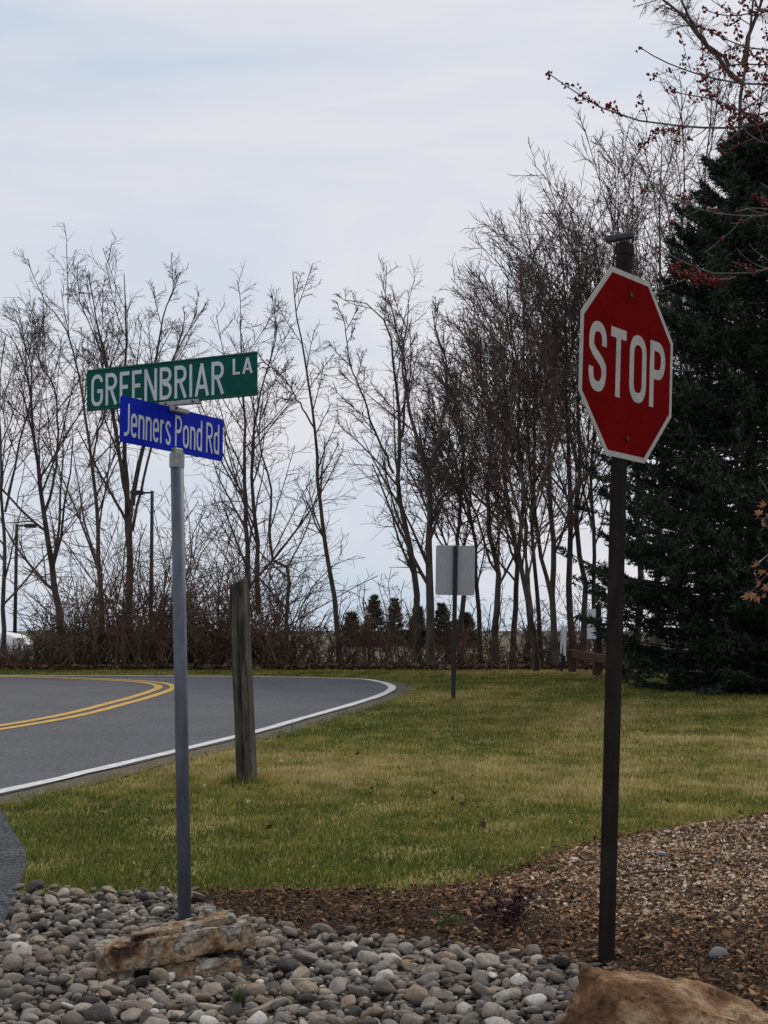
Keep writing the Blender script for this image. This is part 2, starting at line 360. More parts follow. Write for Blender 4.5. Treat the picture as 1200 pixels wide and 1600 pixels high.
V += np.stack([x, y, zz], 1)[:, None, :]
fb = np.array([[0, 1, 5, 4], [2, 3, 7, 6], [4, 5, 6, 7]])
Fx = (np.arange(N)[:, None, None] * 8 + fb[None]).reshape(-1, 4)
dl_ = edge_dist(LAWN, x, y); dark = np.clip(dl_ / .14, .25, 1) * np.clip((x - .0) / 1.1, 0, 1) * np.clip((y - 6.0) / .9, 0.15, 1)      # chip colour gets darker towards the lawn edge and the stones
rn = np.clip(rng.beta(2, 2.2, N) * (.56 + .88 * dark) + .1 * (vnoise(x, y, 5, 9) - .5) + (rng.random(N) < .012) * .5, 0, 1)
tag(mesh_np('wood_chips', V.reshape(-1, 3), Fx, M['chips'], smooth=False, attr=np.repeat(rn, 8)), 'brown wood chip mulch covering the bed behind the stones', 'mulch', kind='stuff')

# ------------------------------------------------------------------ grass blades (stuff)
def scatter_density(rho, ymin, ymax, step=.5):
    xs_, ys_ = [], []
    for y0 in np.arange(ymin, ymax, step):
        hw = .26 * y0 + 1.2; nb = int(rho(y0) * step * 2 * hw)
        xs_.append(rng.uniform(-hw, hw, nb)); ys_.append(rng.uniform(y0, min(y0 + step, ymax), nb))
    return np.concatenate(xs_), np.concatenate(ys_)
x, y = scatter_density(lambda q: 8200 * (8 / max(q, 7)) ** 1.55, 6.9, 33)
ok = inside(LAWN_FULL, x, y) & ~inside(np.vstack([offset(wl, .24), inner]), x, y) & ~inside(SIDE, x, y) & ~inside(GRAV, x, y)
x, y = x[ok], y[ok]
# thinner towards the road's edge and at bare spots
d_road = np.full(len(x), 9.0)
near = y > 9
d_road[near] = edge_dist(np.vstack([wl[::6], inner]), x[near], y[near])
keep = rng.random(len(x)) < np.clip((d_road - .12) / .35, .3, 1) * np.clip(.35 + 1.3 * vnoise(x, y, 7, 24), 0, 1)
x, y = x[keep], y[keep]
n0 = len(x)
for pq, rr_ in ((G(386, 1221), .1), (G(708, 1097), .07)):           # the mower leaves longer grass round the posts
    aa = rng.uniform(0, 6.28, 260); r2_ = rr_ + np.abs(rng.normal(0, .045, 260)); x = np.r_[x, pq.x + np.cos(aa) * r2_]; y = np.r_[y, pq.y + np.sin(aa) * r2_]
N = len(x)
patch = np.clip((vnoise(x, y, .9, 21) * .45 + vnoise(x, y, 3.2, 22) * .3 + vnoise(x, y, 11, 23) * .25 - .5) * 1.9 + .5, 0, 1)
sz = (y / 8) ** .55
H = rng.gamma(3.4, .0068, N).clip(.006, .065) * (.75 + .25 * sz); Wd = rng.uniform(.0018, .0038, N) * sz * 1.3
az = rng.uniform(0, 6.28, N); lean = rng.normal(0, .95, N); la = rng.uniform(0, 6.28, N)
zz = SL * (y - 6.1)
H[n0:] = H[n0:] * 1.6 + .03; lean[n0:] *= .5
side = np.stack([np.cos(az), np.sin(az), np.zeros(N)], 1) * Wd[:, None]
b0 = np.stack([x, y, zz - .006], 1)
tip = b0 + np.stack([np.sin(lean) * np.cos(la) * H, np.sin(lean) * np.sin(la) * H, np.cos(lean) * H + .006], 1)
V = np.stack([b0 - side * 1.15, b0 + side * 1.15, tip], 1).reshape(-1, 3)
far = np.clip((y - 8) / 6, 0, 1)
straw = .06 + .86 * patch * np.clip((y - 7.5) / 3.5, .45, 1) + .08 * np.exp(-((y - 14) / 5) ** 2) - .06 * np.clip((y - 20) / 6, 0, 1)
rn = np.clip(straw + rng.normal(0, .21, N) + (rng.random(N) < .03) * .4, 0, 1)
tag(mesh_np('grass', V, np.arange(N * 3).reshape(-1, 3), M['grass'], smooth=False, attr=np.repeat(rn, 3)), 'short green and straw coloured lawn grass', 'grass', kind='stuff')
print('blades', N)

# ------------------------------------------------------------------ leaf litter at the wood's edge (stuff)
N = 26000
x = rng.uniform(-9.5, 9.5, N); y = 31.4 + np.abs(rng.normal(0, 1.6, N))
ok = ~inside(road_poly, x, y); x, y = x[ok], y[ok]; N = len(x)
s = rng.uniform(.03, .075, N)
base = np.array([[-1, -.5, 0], [.1, -.7, .25], [1, .1, 0], [0, .7, .2]], float)
V = rot_batch(base[None] * s[:, None, None], rng.uniform(0, 6.28, N), rng.normal(0, .5, N), rng.normal(0, .5, N))
V += np.stack([x, y, g(y) + rng.uniform(.0, .06, N) + .02], 1)[:, None, :]
tag(mesh_np('leaf_litter', V.reshape(-1, 3), np.arange(N * 4).reshape(-1, 4), M['litter'], smooth=False, attr=np.repeat(rng.random(N), 4)), 'brown fallen leaves heaped along the edge of the wood', 'leaf litter', kind='stuff')

# ------------------------------------------------------------------ river stones
lo = np.array([-2.2, 4.2]); cell = .008
GW, GH = int(4.2 / cell), int(3.6 / cell)
HM = np.zeros((GH, GW), np.float32)
gx, gy = np.meshgrid(lo[0] + (np.arange(GW) + .5) * cell, lo[1] + (np.arange(GH) + .5) * cell)
HM[~inside(GRAV, gx.ravel(), gy.ravel()).reshape(GH, GW)] = .03
BOULD = Vector((.935, 5.13)); SLAB = Vector((-.80, 5.98))
HM[((gx - BOULD.x) / .33) ** 2 + ((gy - BOULD.y) / .19) ** 2 < 1] = 1.0
sa = R(14)
ux = (gx - SLAB.x) * math.cos(sa) + (gy - SLAB.y) * math.sin(sa); uy = -(gx - SLAB.x) * math.sin(sa) + (gy - SLAB.y) * math.cos(sa)
HM[(np.abs(ux) < .29) & (np.abs(uy) < .15)] = 1.0
pole_base = G(289, 1450); HM[np.hypot(gx - pole_base.x, gy - pole_base.y) < .04] = 1.0
variants = []
cuts_ = [[(Vector((random.gauss(0, 1), random.gauss(0, 1), random.gauss(0, 1))).normalized(), random.uniform(.55, .92)) for _ in range(random.choice((2, 4, 6, 8)))] for v in range(12)]
for v in range(12):
    bm = bmesh.new(); bmesh.ops.create_icosphere(bm, subdivisions=3, radius=1)
    of = Vector((v * 7.1, v * 3.3, 1.7)); ex = random.uniform(2.0, 3.2)
    for q in bm.verts:
        p = q.co.copy(); l = (abs(p.x) ** ex + abs(p.y) ** ex + abs(p.z) ** ex) ** (1 / ex)
        q.co = p / l * (1 + .20 * noise.noise(p * 1.2 + of) + .06 * noise.noise(p * 2.6 + of))
        for pn, pd in cuts_[v]:
            e_ = q.co.dot(pn) - pd
            if e_ > 0: q.co -= pn * e_ * .85
    me = bpy.data.meshes.new('stone'); bm.normal_update(); bm.to_mesh(me)
    me.polygons.foreach_set('use_smooth', np.ones(len(me.polygons), dtype=bool)); me.materials.append(M['stone'])
    bm.free(); variants.append(me)
low = []
for v in range(12):
    bm = bmesh.new(); bmesh.ops.create_icosphere(bm, subdivisions=2, radius=1)
    of = Vector((v * 7.1, v * 3.3, 1.7))
    for q in bm.verts:
        p = q.co.copy(); q.co = p * (1 + .20 * noise.noise(p * 1.2 + of) + .06 * noise.noise(p * 2.6 + of))
        for pn, pd in cuts_[v]:
            e_ = q.co.dot(pn) - pd
            if e_ > 0: q.co -= pn * e_ * .85
    low.append((np.array([tuple(q.co) for q in bm.verts]), np.array([[q.index for q in f.verts] for f in bm.faces]))); bm.free()
stones = []
pg = np.asarray(GRAV); x0, x1, y0, y1 = pg[:, 0].min(), pg[:, 0].max(), pg[:, 1].min(), pg[:, 1].max()
cand = np.stack([rng.uniform(x0, x1, 60000), rng.uniform(max(y0, 4.6), y1, 60000)], 1)
cand = cand[inside(GRAV, cand[:, 0], cand[:, 1]) & in_view(cand[:, 0], cand[:, 1], .35)]
ci = 0
for it in range(9800):
    a = float(np.clip(rng.lognormal(math.log(.0150), .48), .007, .046))
    b = a * rng.uniform(.58, .92); c = a * rng.uniform(.36, .70); yaw = rng.uniform(0, 3.14)
    best = None
    m = int(a / cell) + 1
    for tr in range(8):
        px_, py_ = cand[ci % len(cand)]; ci += 1
        jx, jy = int((px_ - lo[0]) / cell), int((py_ - lo[1]) / cell)
        xa, xb, ya, yb = max(jx - m, 0), min(jx + m + 1, GW), max(jy - m, 0), min(jy + m + 1, GH)
        if xa >= xb or ya >= yb: continue
        dx, dy = gx[ya:yb, xa:xb] - px_, gy[ya:yb, xa:xb] - py_
        u = (dx * math.cos(yaw) + dy * math.sin(yaw)) / a; v = (-dx * math.sin(yaw) + dy * math.cos(yaw)) / b
        r2 = u * u + v * v; inn = r2 < .9
        if not inn.any(): continue
        hgt = c * np.sqrt(np.maximum(1 - r2, 0))
        zc = float((HM[ya:yb, xa:xb] + hgt)[inn].max()) - .35 * c
        if best is None or zc < best[0]: best = (zc, px_, py_, ya, yb, xa, xb, hgt, inn)
    if best is None or best[0] > .062: continue
    zc, px_, py_, ya, yb, xa, xb, hgt, inn = best
    sub = HM[ya:yb, xa:xb]; sub[inn] = np.maximum(sub[inn], zc + hgt[inn])
    stones.append((px_, py_, zc, a, b, c, yaw, rng.normal(0, .3), rng.normal(0, .3)))
S = np.array(stones)
jx = ((S[:, 0] - lo[0]) / cell).astype(int).clip(0, GW - 1); jy = ((S[:, 1] - lo[1]) / cell).astype(int).clip(0, GH - 1)
open_ = (S[:, 2] + S[:, 5]) >= HM[jy, jx] - .012
score = S[:, 3] / S[:, 1] * open_ * (np.abs(S[:, 0]) < .25 * S[:, 1]) * (S[:, 1] > 5.12)
order = np.argsort(-score); top = set(order[:300].tolist())
VV, FF, AA, off = [], [], [], 0
for i, (sx_, sy_, zc, a, b, c, yaw, p1, p2) in enumerate(stones):
    gz = SL * (sy_ - 6.1)
    if i in top:
        o = link(bpy.data.objects.new('stone', variants[i % 12]), gravel)
        o.location = (sx_, sy_, gz + zc - .012); o.rotation_euler = (p1, p2, yaw); o.scale = (a, b, c)
    elif S[i, 2] + S[i, 5] > HM[jy[i], jx[i]] - .016:
        lv, lf = low[i % 12]
        mt = np.array(Matrix.LocRotScale(Vector((sx_, sy_, gz + zc - .012)), Matrix.Rotation(yaw, 3, 'Z') @ Matrix.Rotation(p2, 3, 'Y') @ Matrix.Rotation(p1, 3, 'X'), Vector((a, b, c))))
        VV.append(lv @ mt[:3, :3].T + mt[:3, 3]); FF.append(lf + off); off += len(lv); AA.append(np.full(len(lv), np.clip(rng.normal(.42, .26), 0, 1)))
st = mesh_np('small_stones', np.vstack(VV), np.vstack(FF), M['stones'], gravel, attr=np.concatenate(AA)); st['kind'] = 'stuff'
NS_ = 420
k_ = rng.integers(0, len(S), NS_); xs_ = S[k_, 0] + rng.normal(0, .02, NS_); ys_ = S[k_, 1] + rng.normal(0, .02, NS_)
hz = HM[((ys_ - lo[1]) / cell).astype(int).clip(0, GH - 1), ((xs_ - lo[0]) / cell).astype(int).clip(0, GW - 1)]
okk = hz < .2; xs_, ys_, hz = xs_[okk], ys_[okk], hz[okk]; NS_ = len(xs_)
base = np.array([[-1, -.35, 0], [.1, -.5, .3], [1, .1, 0], [0, .45, .25]], float)
V = rot_batch(base[None] * rng.uniform(.006, .018, NS_)[:, None, None], rng.uniform(0, 6.28, NS_), rng.normal(0, .5, NS_), rng.normal(0, .5, NS_))
V += np.stack([xs_, ys_, SL * (ys_ - 6.1) + hz - .006], 1)[:, None, :]
tag(mesh_np('leaf_scraps', V.reshape(-1, 3), np.arange(NS_ * 4).reshape(-1, 4), M['litter'], smooth=False, attr=np.repeat(rng.random(NS_), 4)), 'brown leaf scraps caught between the river stones', 'leaf litter', kind='stuff')
print('stones', len(stones))

# ------------------------------------------------------------------ rocks
def rock(name, pts, m, parent, loc, rz, bev=.005, amp=.012, fr=9, cuts=4, seed=0, strata=0, smooth=True):
    bm = bmesh.new()
    for p in pts: bm.verts.new(p)
    r = bmesh.ops.convex_hull(bm, input=bm.verts[:])
    junk = [e for e in r['geom_interior'] if isinstance(e, bmesh.types.BMVert)] + [e for e in r['geom_unused'] if isinstance(e, bmesh.types.BMVert)]
    if junk: bmesh.ops.delete(bm, geom=list(set(junk)), context='VERTS')
    bmesh.ops.bevel(bm, geom=bm.edges[:], offset=bev, segments=2, affect='EDGES', profile=.5)
    bmesh.ops.triangulate(bm, faces=bm.faces[:])
    for _ in range(cuts):
        long = [e for e in bm.edges if e.calc_length() > .022]
        if not long: break
        bmesh.ops.subdivide_edges(bm, edges=long, cuts=1, use_grid_fill=False)
        bmesh.ops.triangulate(bm, faces=bm.faces[:])
    bm.normal_update(); of = Vector((seed * 5.3, seed * 2.1, seed * 1.7))
    for v in bm.verts:
        p = v.co; d = amp * (1.3 * (noise.cell(p * fr * 1.3 + of + .35 * Vector((noise.noise(p * 9), noise.noise(p * 9 + of), 0))) - .5) * .8 + .7 * noise.noise(p * fr + of) + .5 * noise.noise(p * fr * 2.7 + of) + .5 * noise.noise(p * fr * 6 + of) + .35 * noise.noise(p * fr * 13 + of))
        if strata: d += strata * math.copysign(1, math.sin(p.z * 110 + 3 * noise.noise(p * 5 + of))) * .5
        v.co = p + v.normal * d
    o = obj_bm(name, bm, m, parent, smooth=smooth, loc=loc, rot=(0, 0, rz))
    return o
bo = rock('boulder', [(-.25, .03, .205), (-.21, .09, .19), (-.06, .10, .165), (.10, .10, .14), (.25, .09, .085), (.37, .03, .03), (.38, -.05, -.03),
                      (-.31, -.04, .09), (-.33, -.10, -.03), (-.16, -.10, .15), (.05, -.12, .12), (.25, -.10, .06), (-.2, -.24, -.03), (.15, -.25, -.03), (.33, -.16, -.03),
                      (-.32, .12, -.03), (.0, .19, -.03), (.3, .14, -.03)], M['boulder'], None, (BOULD.x, BOULD.y, SL * (BOULD.y - 6.1)), R(-4), amp=.009, fr=9, cuts=6, seed=3, bev=.005)
bo.scale = (1.1, 1.1, 1.08)
tag(bo, 'large orange brown boulder at the foot of the stop sign', 'boulder')
slab = empty('layered_rock', (SLAB.x, SLAB.y, SL * (SLAB.y - 6.1) - .012), (0, 0, sa)); slab.scale = (.97, .95, .95)
tag(slab, 'flat layered sandstone rock lying among stones before the street name post', 'rock')
def ragged(sx, sy, sz, n, seed, c=(0, 0, 0)):
    r = np.random.default_rng(seed); p = []
    for a in np.linspace(-1, 1, n):
        for b, e in ((-1, -1), (-1, 1), (1, -1), (1, 1)):
            p.append((c[0] + a * sx / 2 + r.normal(0, sx * .02), c[1] + b * sy / 2 * (1 - .12 * abs(a)) + r.normal(0, sy * .06), c[2] + e * sz / 2 + r.normal(0, sz * .09)))
    return p
us = rock('upper_slab', ragged(.60, .26, .095, 4, 1), M['sandstone'], slab, (0.0, 0, .125), 0, amp=.007, fr=10, cuts=6, seed=1)
us.rotation_euler = (R(-4), R(-8.5), 0)
ls = rock('top_layer', ragged(.40, .17, .03, 5, 4), M['sandstone'], slab, (.03, .04, .185), 0, amp=.005, fr=14, cuts=4, seed=4)
ls.rotation_euler = (R(-4), R(-9), R(4))
rock('lower_slab', ragged(.33, .26, .075, 5, 6), M['sandstone'], slab, (.08, -.015, .045), R(-3), amp=.006, fr=13, cuts=5, seed=6)
rock('corner_slab', ragged(.14, .2, .06, 4, 9), M['sandstone'], slab, (-.235, -.01, .03), R(5), amp=.006, fr=13, cuts=5, seed=9)

# ------------------------------------------------------------------ lettering built from strokes
def arc(cx, cy, rx, ry, a0, a1, n=14, p=2.0):
    res = []
    for i in range(n + 1):
        a = R(a0 + (a1 - a0) * i / n); c, s = math.cos(a), math.sin(a)
        res.append((cx + rx * math.copysign(abs(c) ** (2 / p), c), cy + ry * math.copysign(abs(s) ** (2 / p), s)))
    return res
def glyph(ch, t):
    """strokes (centre lines) of a road-sign letter of cap height 1, its width"""
    h = t / 2
    if ch in 'STOPGREENBIALJRD':
        w = {'S': .56, 'T': .52, 'O': .58, 'P': .54, 'G': .58, 'R': .57, 'E': .47, 'N': .60, 'B': .57, 'I': t, 'A': .64, 'L': .46, 'J': .42}[ch]
    else:
        w = {'e': .46, 'n': .45, 'r': .32, 's': .42, 'o': .48, 'd': .47}[ch]
    xh = .74; l, r_ = h, w - h
    if ch == 'S':
        ry = .26 - h * .5; q = arc(w/2, .74 - h*.5 + .0, w/2 - h, .26 - h*.5, -8, 195, 18, 2.3)
        b = arc(w/2, .26 + h*.5, w/2 - h, .26 - h*.5, 15, -188, 18, 2.3)
        return [q[:] + [(l + (r_-l)*.22, .56), (l + (r_-l)*.78, .44)] + b], w
    if ch == 'T': return [[(0, 1-h), (w, 1-h)], [(w/2, 1-h), (w/2, 0)]], w
    if ch == 'O': return [arc(w/2, 1 - .29, w/2-h, .29-h, 0, 180, 14, 2.3) + arc(w/2, .29, w/2-h, .29-h, 180, 360, 14, 2.3) + [(r_, 1-.29)]], w
    if ch == 'P': return [[(l, 0), (l, 1)], [(l, 1-h), (w*.5, 1-h)] + arc(w*.5, .715, r_-w*.5, .285-h, 90, -90, 12, 2.2) + [(l, .43+h)]], w
    if ch == 'R': return [[(l, 0), (l, 1)], [(l, 1-h), (w*.5, 1-h)] + arc(w*.5, .735, r_-w*.5-.01, .265-h, 90, -90, 12, 2.2) + [(l, .47+h)], [(w*.48, .5), (w-h*.9, 0)]], w
    if ch == 'B': return [[(l, 0), (l, 1)], [(l, 1-h), (w*.45, 1-h)] + arc(w*.45, .755, r_-w*.45-.02, .245-h, 90, -90, 12, 2.3) + [(l, .51+h)], [(l, .535), (w*.45, .535)] + arc(w*.45, .27+h*.0, r_-w*.45, .27-h, 90, -90, 12, 2.3) + [(l, h)]], w
    if ch == 'E': return [[(l, 0), (l, 1)], [(l, 1-h), (w, 1-h)], [(l, .52), (w*.86, .52)], [(l, h), (w, h)]], w
    if ch == 'N': return [[(l, 0), (l, 1)], [(r_, 0), (r_, 1)], [(l, .97), (r_, .03)]], w
    if ch == 'I': return [[(w/2, 0), (w/2, 1)]], w
    if ch == 'A': return [[(h*.85, 0), (w/2, .99)], [(w-h*.85, 0), (w/2, .99)], [(w*.22, .28), (w*.78, .28)]], w
    if ch == 'L': return [[(l, 0), (l, 1)], [(l, h), (w, h)]], w
    if ch == 'G': return [arc(w/2, .71, w/2-h, .29-h, 8, 180, 14, 2.3) + arc(w/2, .29, w/2-h, .29-h, 180, 360, 14, 2.3) + [(r_, .47)], [(w*.52, .47), (w, .47)]], w
    if ch == 'J': return [[(r_, 1), (r_, .24)] + arc(r_ - (r_-l)/1, .24, (r_-l), .24-h, 0, -95, 10, 2.2)], w
    if ch == 'n': return [[(l, 0), (l, xh)], [(l, xh-.24)] + arc(w/2, xh-.21, w/2-h, .21-h, 165, 0, 12, 2.2) + [(r_, 0)]], w
    if ch == 'r': return [[(l, 0), (l, xh)], [(l, xh-.27)] + arc(w*.72, xh-.24, w*.72-h, .24-h, 165, 80, 10, 2.1)], w
    if ch == 'o': return [arc(w/2, xh-.24, w/2-h, .24-h, 0, 180, 12, 2.2) + arc(w/2, .24, w/2-h, .24-h, 180, 360, 12, 2.2) + [(r_, xh-.24)]], w
    if ch == 'd': return [[(r_, 0), (r_, 1)], arc(w/2, xh-.24, w/2-h, .24-h, 15, 180, 12, 2.2) + arc(w/2, .24, w/2-h, .24-h, 180, 345, 12, 2.2)], w
    if ch == 'e': return [[(w-h*.3, .385), (l, .385)], [(r_, .36)] + arc(w/2, xh-.24, w/2-h, .24-h, 5, 180, 12, 2.2) + arc(w/2, .24, w/2-h, .24-h, 180, 330, 12, 2.2)], w
    if ch == 's':
        q = arc(w/2, xh*.745, w/2-h, xh*.255-h*.75, 8, 195, 14, 2.2); b = arc(w/2, xh*.255, w/2-h, xh*.255-h*.75, 15, -172, 14, 2.2)
        return [q + b], w
def lettering(name, text, width, height, t, mtl, parent, x0, z0, y0, gap=.13, squeeze=True, space=.32, th=.0012):
    """text in the x-z plane facing -y; scaled to the given width; strokes step 0.3 mm so that none are coplanar"""
    items, cur = [], 0
    for ch in text:
        if ch == ' ': cur += space; continue
        s, wd = glyph(ch, t); items.append((cur, s)); cur += wd + gap
    k = width / (cur - gap)
    bm = bmesh.new()
    for cur, ss in items:
        for si, s in enumerate(ss):
            p = [Vector((a, b)) for a, b in s]
            p = [q for i, q in enumerate(p) if i == 0 or (q - p[i-1]).length > 1e-4]
            closed = (p[0] - p[-1]).length < 1e-3
            Lf, Rt = [], []
            for i, q in enumerate(p):
                a = p[i-1] if i > 0 else (p[-2] if closed else None)
                b = p[i+1] if i < len(p)-1 else (p[1] if closed else None)
                d1 = (q - a).normalized() if a is not None else None
                d2 = (b - q).normalized() if b is not None else None
                d = ((d1 or d2) + (d2 or d1)).normalized(); nrm = Vector((-d.y, d.x))
                base_n = Vector((-(d1 or d2).y, (d1 or d2).x)); k2 = max(.55, abs(nrm.dot(base_n)))
                Lf.append(q + nrm * (t/2) / k2); Rt.append(q - nrm * (t/2) / k2)
            yo = y0 - th - si * .0004
            fr = [[bm.verts.new((x0 + (cur + q.x) * k, yo, z0 + q.y * height)) for q in s_] for s_ in (Lf, Rt)]
            bk = [[bm.verts.new((x0 + (cur + q.x) * k, y0 + .0002, z0 + q.y * height)) for q in s_] for s_ in (Lf, Rt)]
            for i in range(len(p) - 1):
                bm.faces.new((fr[0][i], fr[1][i], fr[1][i+1], fr[0][i+1]))
                bm.faces.new((fr[0][i], fr[0][i+1], bk[0][i+1], bk[0][i])); bm.faces.new((fr[1][i], bk[1][i], bk[1][i+1], fr[1][i+1]))
    bmesh.ops.recalc_face_normals(bm, faces=bm.faces[:])
    return obj_bm(name, bm, mtl, parent)
def plate_bm(wd, ht, th, rad=.012, n=5):
    pts = []
    for cx_, cz_, a0 in ((wd/2-rad, ht/2-rad, 0), (-wd/2+rad, ht/2-rad, 90), (-wd/2+rad, -ht/2+rad, 180), (wd/2-rad, -ht/2+rad, 270)):
        pts += arc(cx_, cz_, rad, rad, a0, a0 + 90, n)
    bm = bmesh.new()
    f = bm.faces.new([bm.verts.new((a, -th/2, b)) for a, b in pts])
    e = bmesh.ops.extrude_face_region(bm, geom=[f])
    for v in e['geom']:
        if isinstance(v, bmesh.types.BMVert): v.co.y += th
    bmesh.ops.recalc_face_normals(bm, faces=bm.faces[:])
    return bm
def lean_euler(a, b, rz=0):
    """rotation that stands local z along a->b"""
    return ((b - a).normalized().to_track_quat('Z', 'Y').to_matrix() @ Matrix.Identity(3)).to_euler()

# ------------------------------------------------------------------ street name sign
pb = G(289, 1450); pt = P(276.5, 712, pb.y + .0)
root = empty('street_name_sign', pb)
tag(root, 'grey steel post carrying a green and a blue street name blade', 'street sign')
ax = (pt - pb); Lp = ax.length; q = ax.to_track_quat('Z', 'Y')
bm = cyl_bm(.0295, Lp + .25, 24, -.25)
obj_bm('post', bm, M['galv'], root, smooth=True).rotation_euler = q.to_euler()
root.children[0].data.polygons.foreach_set('use_smooth', [len(p.vertices) == 4 for p in root.children[0].data.polygons])
def rel(v): return v - pb
def at_post(py): return P(276.5 + (289 - 276.5) * (py - 712) / (1450 - 712), py, pb.y)
cap = obj_bm('post_cap', cyl_bm(.034, .062, 24, -.052), M['bracket'], root, loc=rel(pt))
# slot of the cap that grips the blue blade
bl_rz = R(64); gr_rz = R(-27.5)
bc = P(272, 672, pb.y) - pb; gc = P(265, 597.5, pb.y) - pb
obj_bm('blade_clamp', box_bm(.062, .026, .03, (0, 0, .018), .003), M['bracket'], cap, rot=(0, 0, bl_rz))
blue = obj_bm('blue_name_blade', plate_bm(.81, .198, .004, .016), M['blue'], root, loc=bc + Vector((0, 0, .0)), rot=(0, R(.3), bl_rz))
blue['label'] = 'blue blade reading Jenners Pond Rd'
lettering('lettering', 'Jenners Pond Rd', .752, .140, .108, M['letter'], blue, -.382, -.071, -.002, gap=.115, space=.25)
green = obj_bm('green_name_blade', plate_bm(.92, .191, .004, .004), M['green'], root, loc=gc, rot=(0, R(-.6), gr_rz))
green['label'] = 'green blade reading Greenbriar La'
lettering('lettering', 'GREENBRIAR', .725, .146, .122, M['letter'], green, -.434, -.076, -.002, gap=.13)
lettering('suffix_lettering', 'LA', .102, .070, .15, M['letter'], green, .336, .004, -.002, gap=.16)
obj_bm('edge_rib', box_bm(.92, .011, .010, (0, 0, .0915), .003), M['greenrib'], green)
obj_bm('edge_rib', box_bm(.92, .011, .010, (0, 0, -.0915), .003), M['greenrib'], green)
mid = at_post(638) - pb
cb = obj_bm('cross_bracket', box_bm(.13, .024, .024, (0, 0, -.002), .004), M['bracket'], root, loc=mid + Vector((.015, 0, -.006)), rot=(0, 0, bl_rz))
c2 = obj_bm('cross_bracket', box_bm(.215, .022, .022, (0, 0, 0), .004), M['bracket'], root, loc=mid + Vector((.025 - .46 * .012, -.887 * .012 - .012, .020)), rot=(0, R(-.6), gr_rz))
for s_ in (-.07, .075):
    obj_bm('screw', cyl_bm(.005, .004, 8), M['bolt'], c2, loc=(s_, -.011, 0), rot=(R(90), 0, 0))
obj_bm('screw', cyl_bm(.006, .004, 8), M['bolt'], cb, loc=(-.045, -.012, 0), rot=(R(90), 0, 0))

# ------------------------------------------------------------------ stop sign
sb = G(947, 1510); stp = P(976, 382, sb.y)
root = empty('stop_sign', sb)
tag(root, 'red octagonal stop sign on a dark brown square post', 'stop sign')
st_rz = R(52)
ax = stp - sb; tilt = ax.to_track_quat('Z', 'Y').to_matrix()
PW = .051
bm = box_bm(PW, PW, ax.length + .3, (0, 0, (ax.length - .3) / 2), .006, 2)
mt3 = tilt @ Matrix.Rotation(st_rz, 3, 'Z') if False else (Matrix.Rotation(math.atan2(ax.x, ax.z), 3, 'Y') @ Matrix.Rotation(st_rz, 3, 'Z'))
obj_bm('post', bm, M['brownpost'], root, rot=mt3.to_euler())
capo = obj_bm('post_cap', box_bm(PW + .008, PW + .008, .05, (0, 0, -.02), .006, 2), M['brownpost'], root, loc=ax, rot=mt3.to_euler())
cb = obj_bm('bracket', box_bm(.035, .03, .02, (0, 0, .008), .003), M['cap'], capo)
tb = bmesh.new()
obj_bm('bracket_channel', box_bm(.118, .045, .026, (-.016, 0, .032), .007, 2), M['cap'], capo, rot=(R(4), R(-9), R(-66)))
SH = .747; ap = SH / 2
def octo(apo, th, y0):
    r_ = apo / math.cos(R(22.5)); bm = bmesh.new()
    f = bm.faces.new([bm.verts.new((r_ * math.cos(R(22.5 + 45 * i)), y0, r_ * math.sin(R(22.5 + 45 * i)))) for i in range(8)])
    e = bmesh.ops.extrude_face_region(bm, geom=[f])
    for v in e['geom']:
        if isinstance(v, bmesh.types.BMVert): v.co.y += th
    bmesh.ops.recalc_face_normals(bm, faces=bm.faces[:])
    return bm
# sign centre: its face stands in front of the post
sc_ = P(977.5, 573.5, sb.y) - sb
nrm = Vector((math.sin(st_rz), -math.cos(st_rz), 0))
pc = ax * (sc_.z / ax.z)
sc_ = Vector((pc.x, pc.y, sc_.z)) + nrm * (PW / 2 + .004)
plate = obj_bm('octagon_plate', octo(ap, .003, -.0015), M['stopwhite'], root, loc=sc_, rot=mt3.to_euler())
face = obj_bm('red_face', octo(ap - .022, .0006, -.0023), M['red'], plate)
lettering('lettering', 'STOP', .613, .274, .145, M['stopwhite'], plate, -.310, -.137, -.0024, gap=.13)
for z_ in (.29, -.29):
    obj_bm('bolt', cyl_bm(.010, .006, 8), M['bolt'], plate, loc=(0.0, -.0022, z_), rot=(R(90), 0, 0))

# ------------------------------------------------------------------ grey-backed road sign by the bend
rb = G(708, 1097); rt = P(712, 853, rb.y)
root = empty('road_sign', rb)
tag(root, 'road sign seen from its bare grey metal back beside the bend', 'road sign')
ax = rt - rb
obj_bm('post', box_bm(.062, .05, ax.length + .3, (0, 0, (ax.length - .3) / 2), .004), M['blackpost'], root, rot=(0, math.atan2(ax.x, ax.z), 0))
c = P(711.5, 891, rb.y) - rb
pl = obj_bm('sign_panel', plate_bm(.555, .70, .003, .03), M['alu'], root, loc=c + Vector((0, .03, 0)), rot=(0, R(1.0), R(6)))
for z_ in (.25, -.25):
    obj_bm('bolt', cyl_bm(.012, .012, 8), M['bolt'], root, loc=c + Vector((0, -.022, z_)), rot=(R(90), 0, 0))

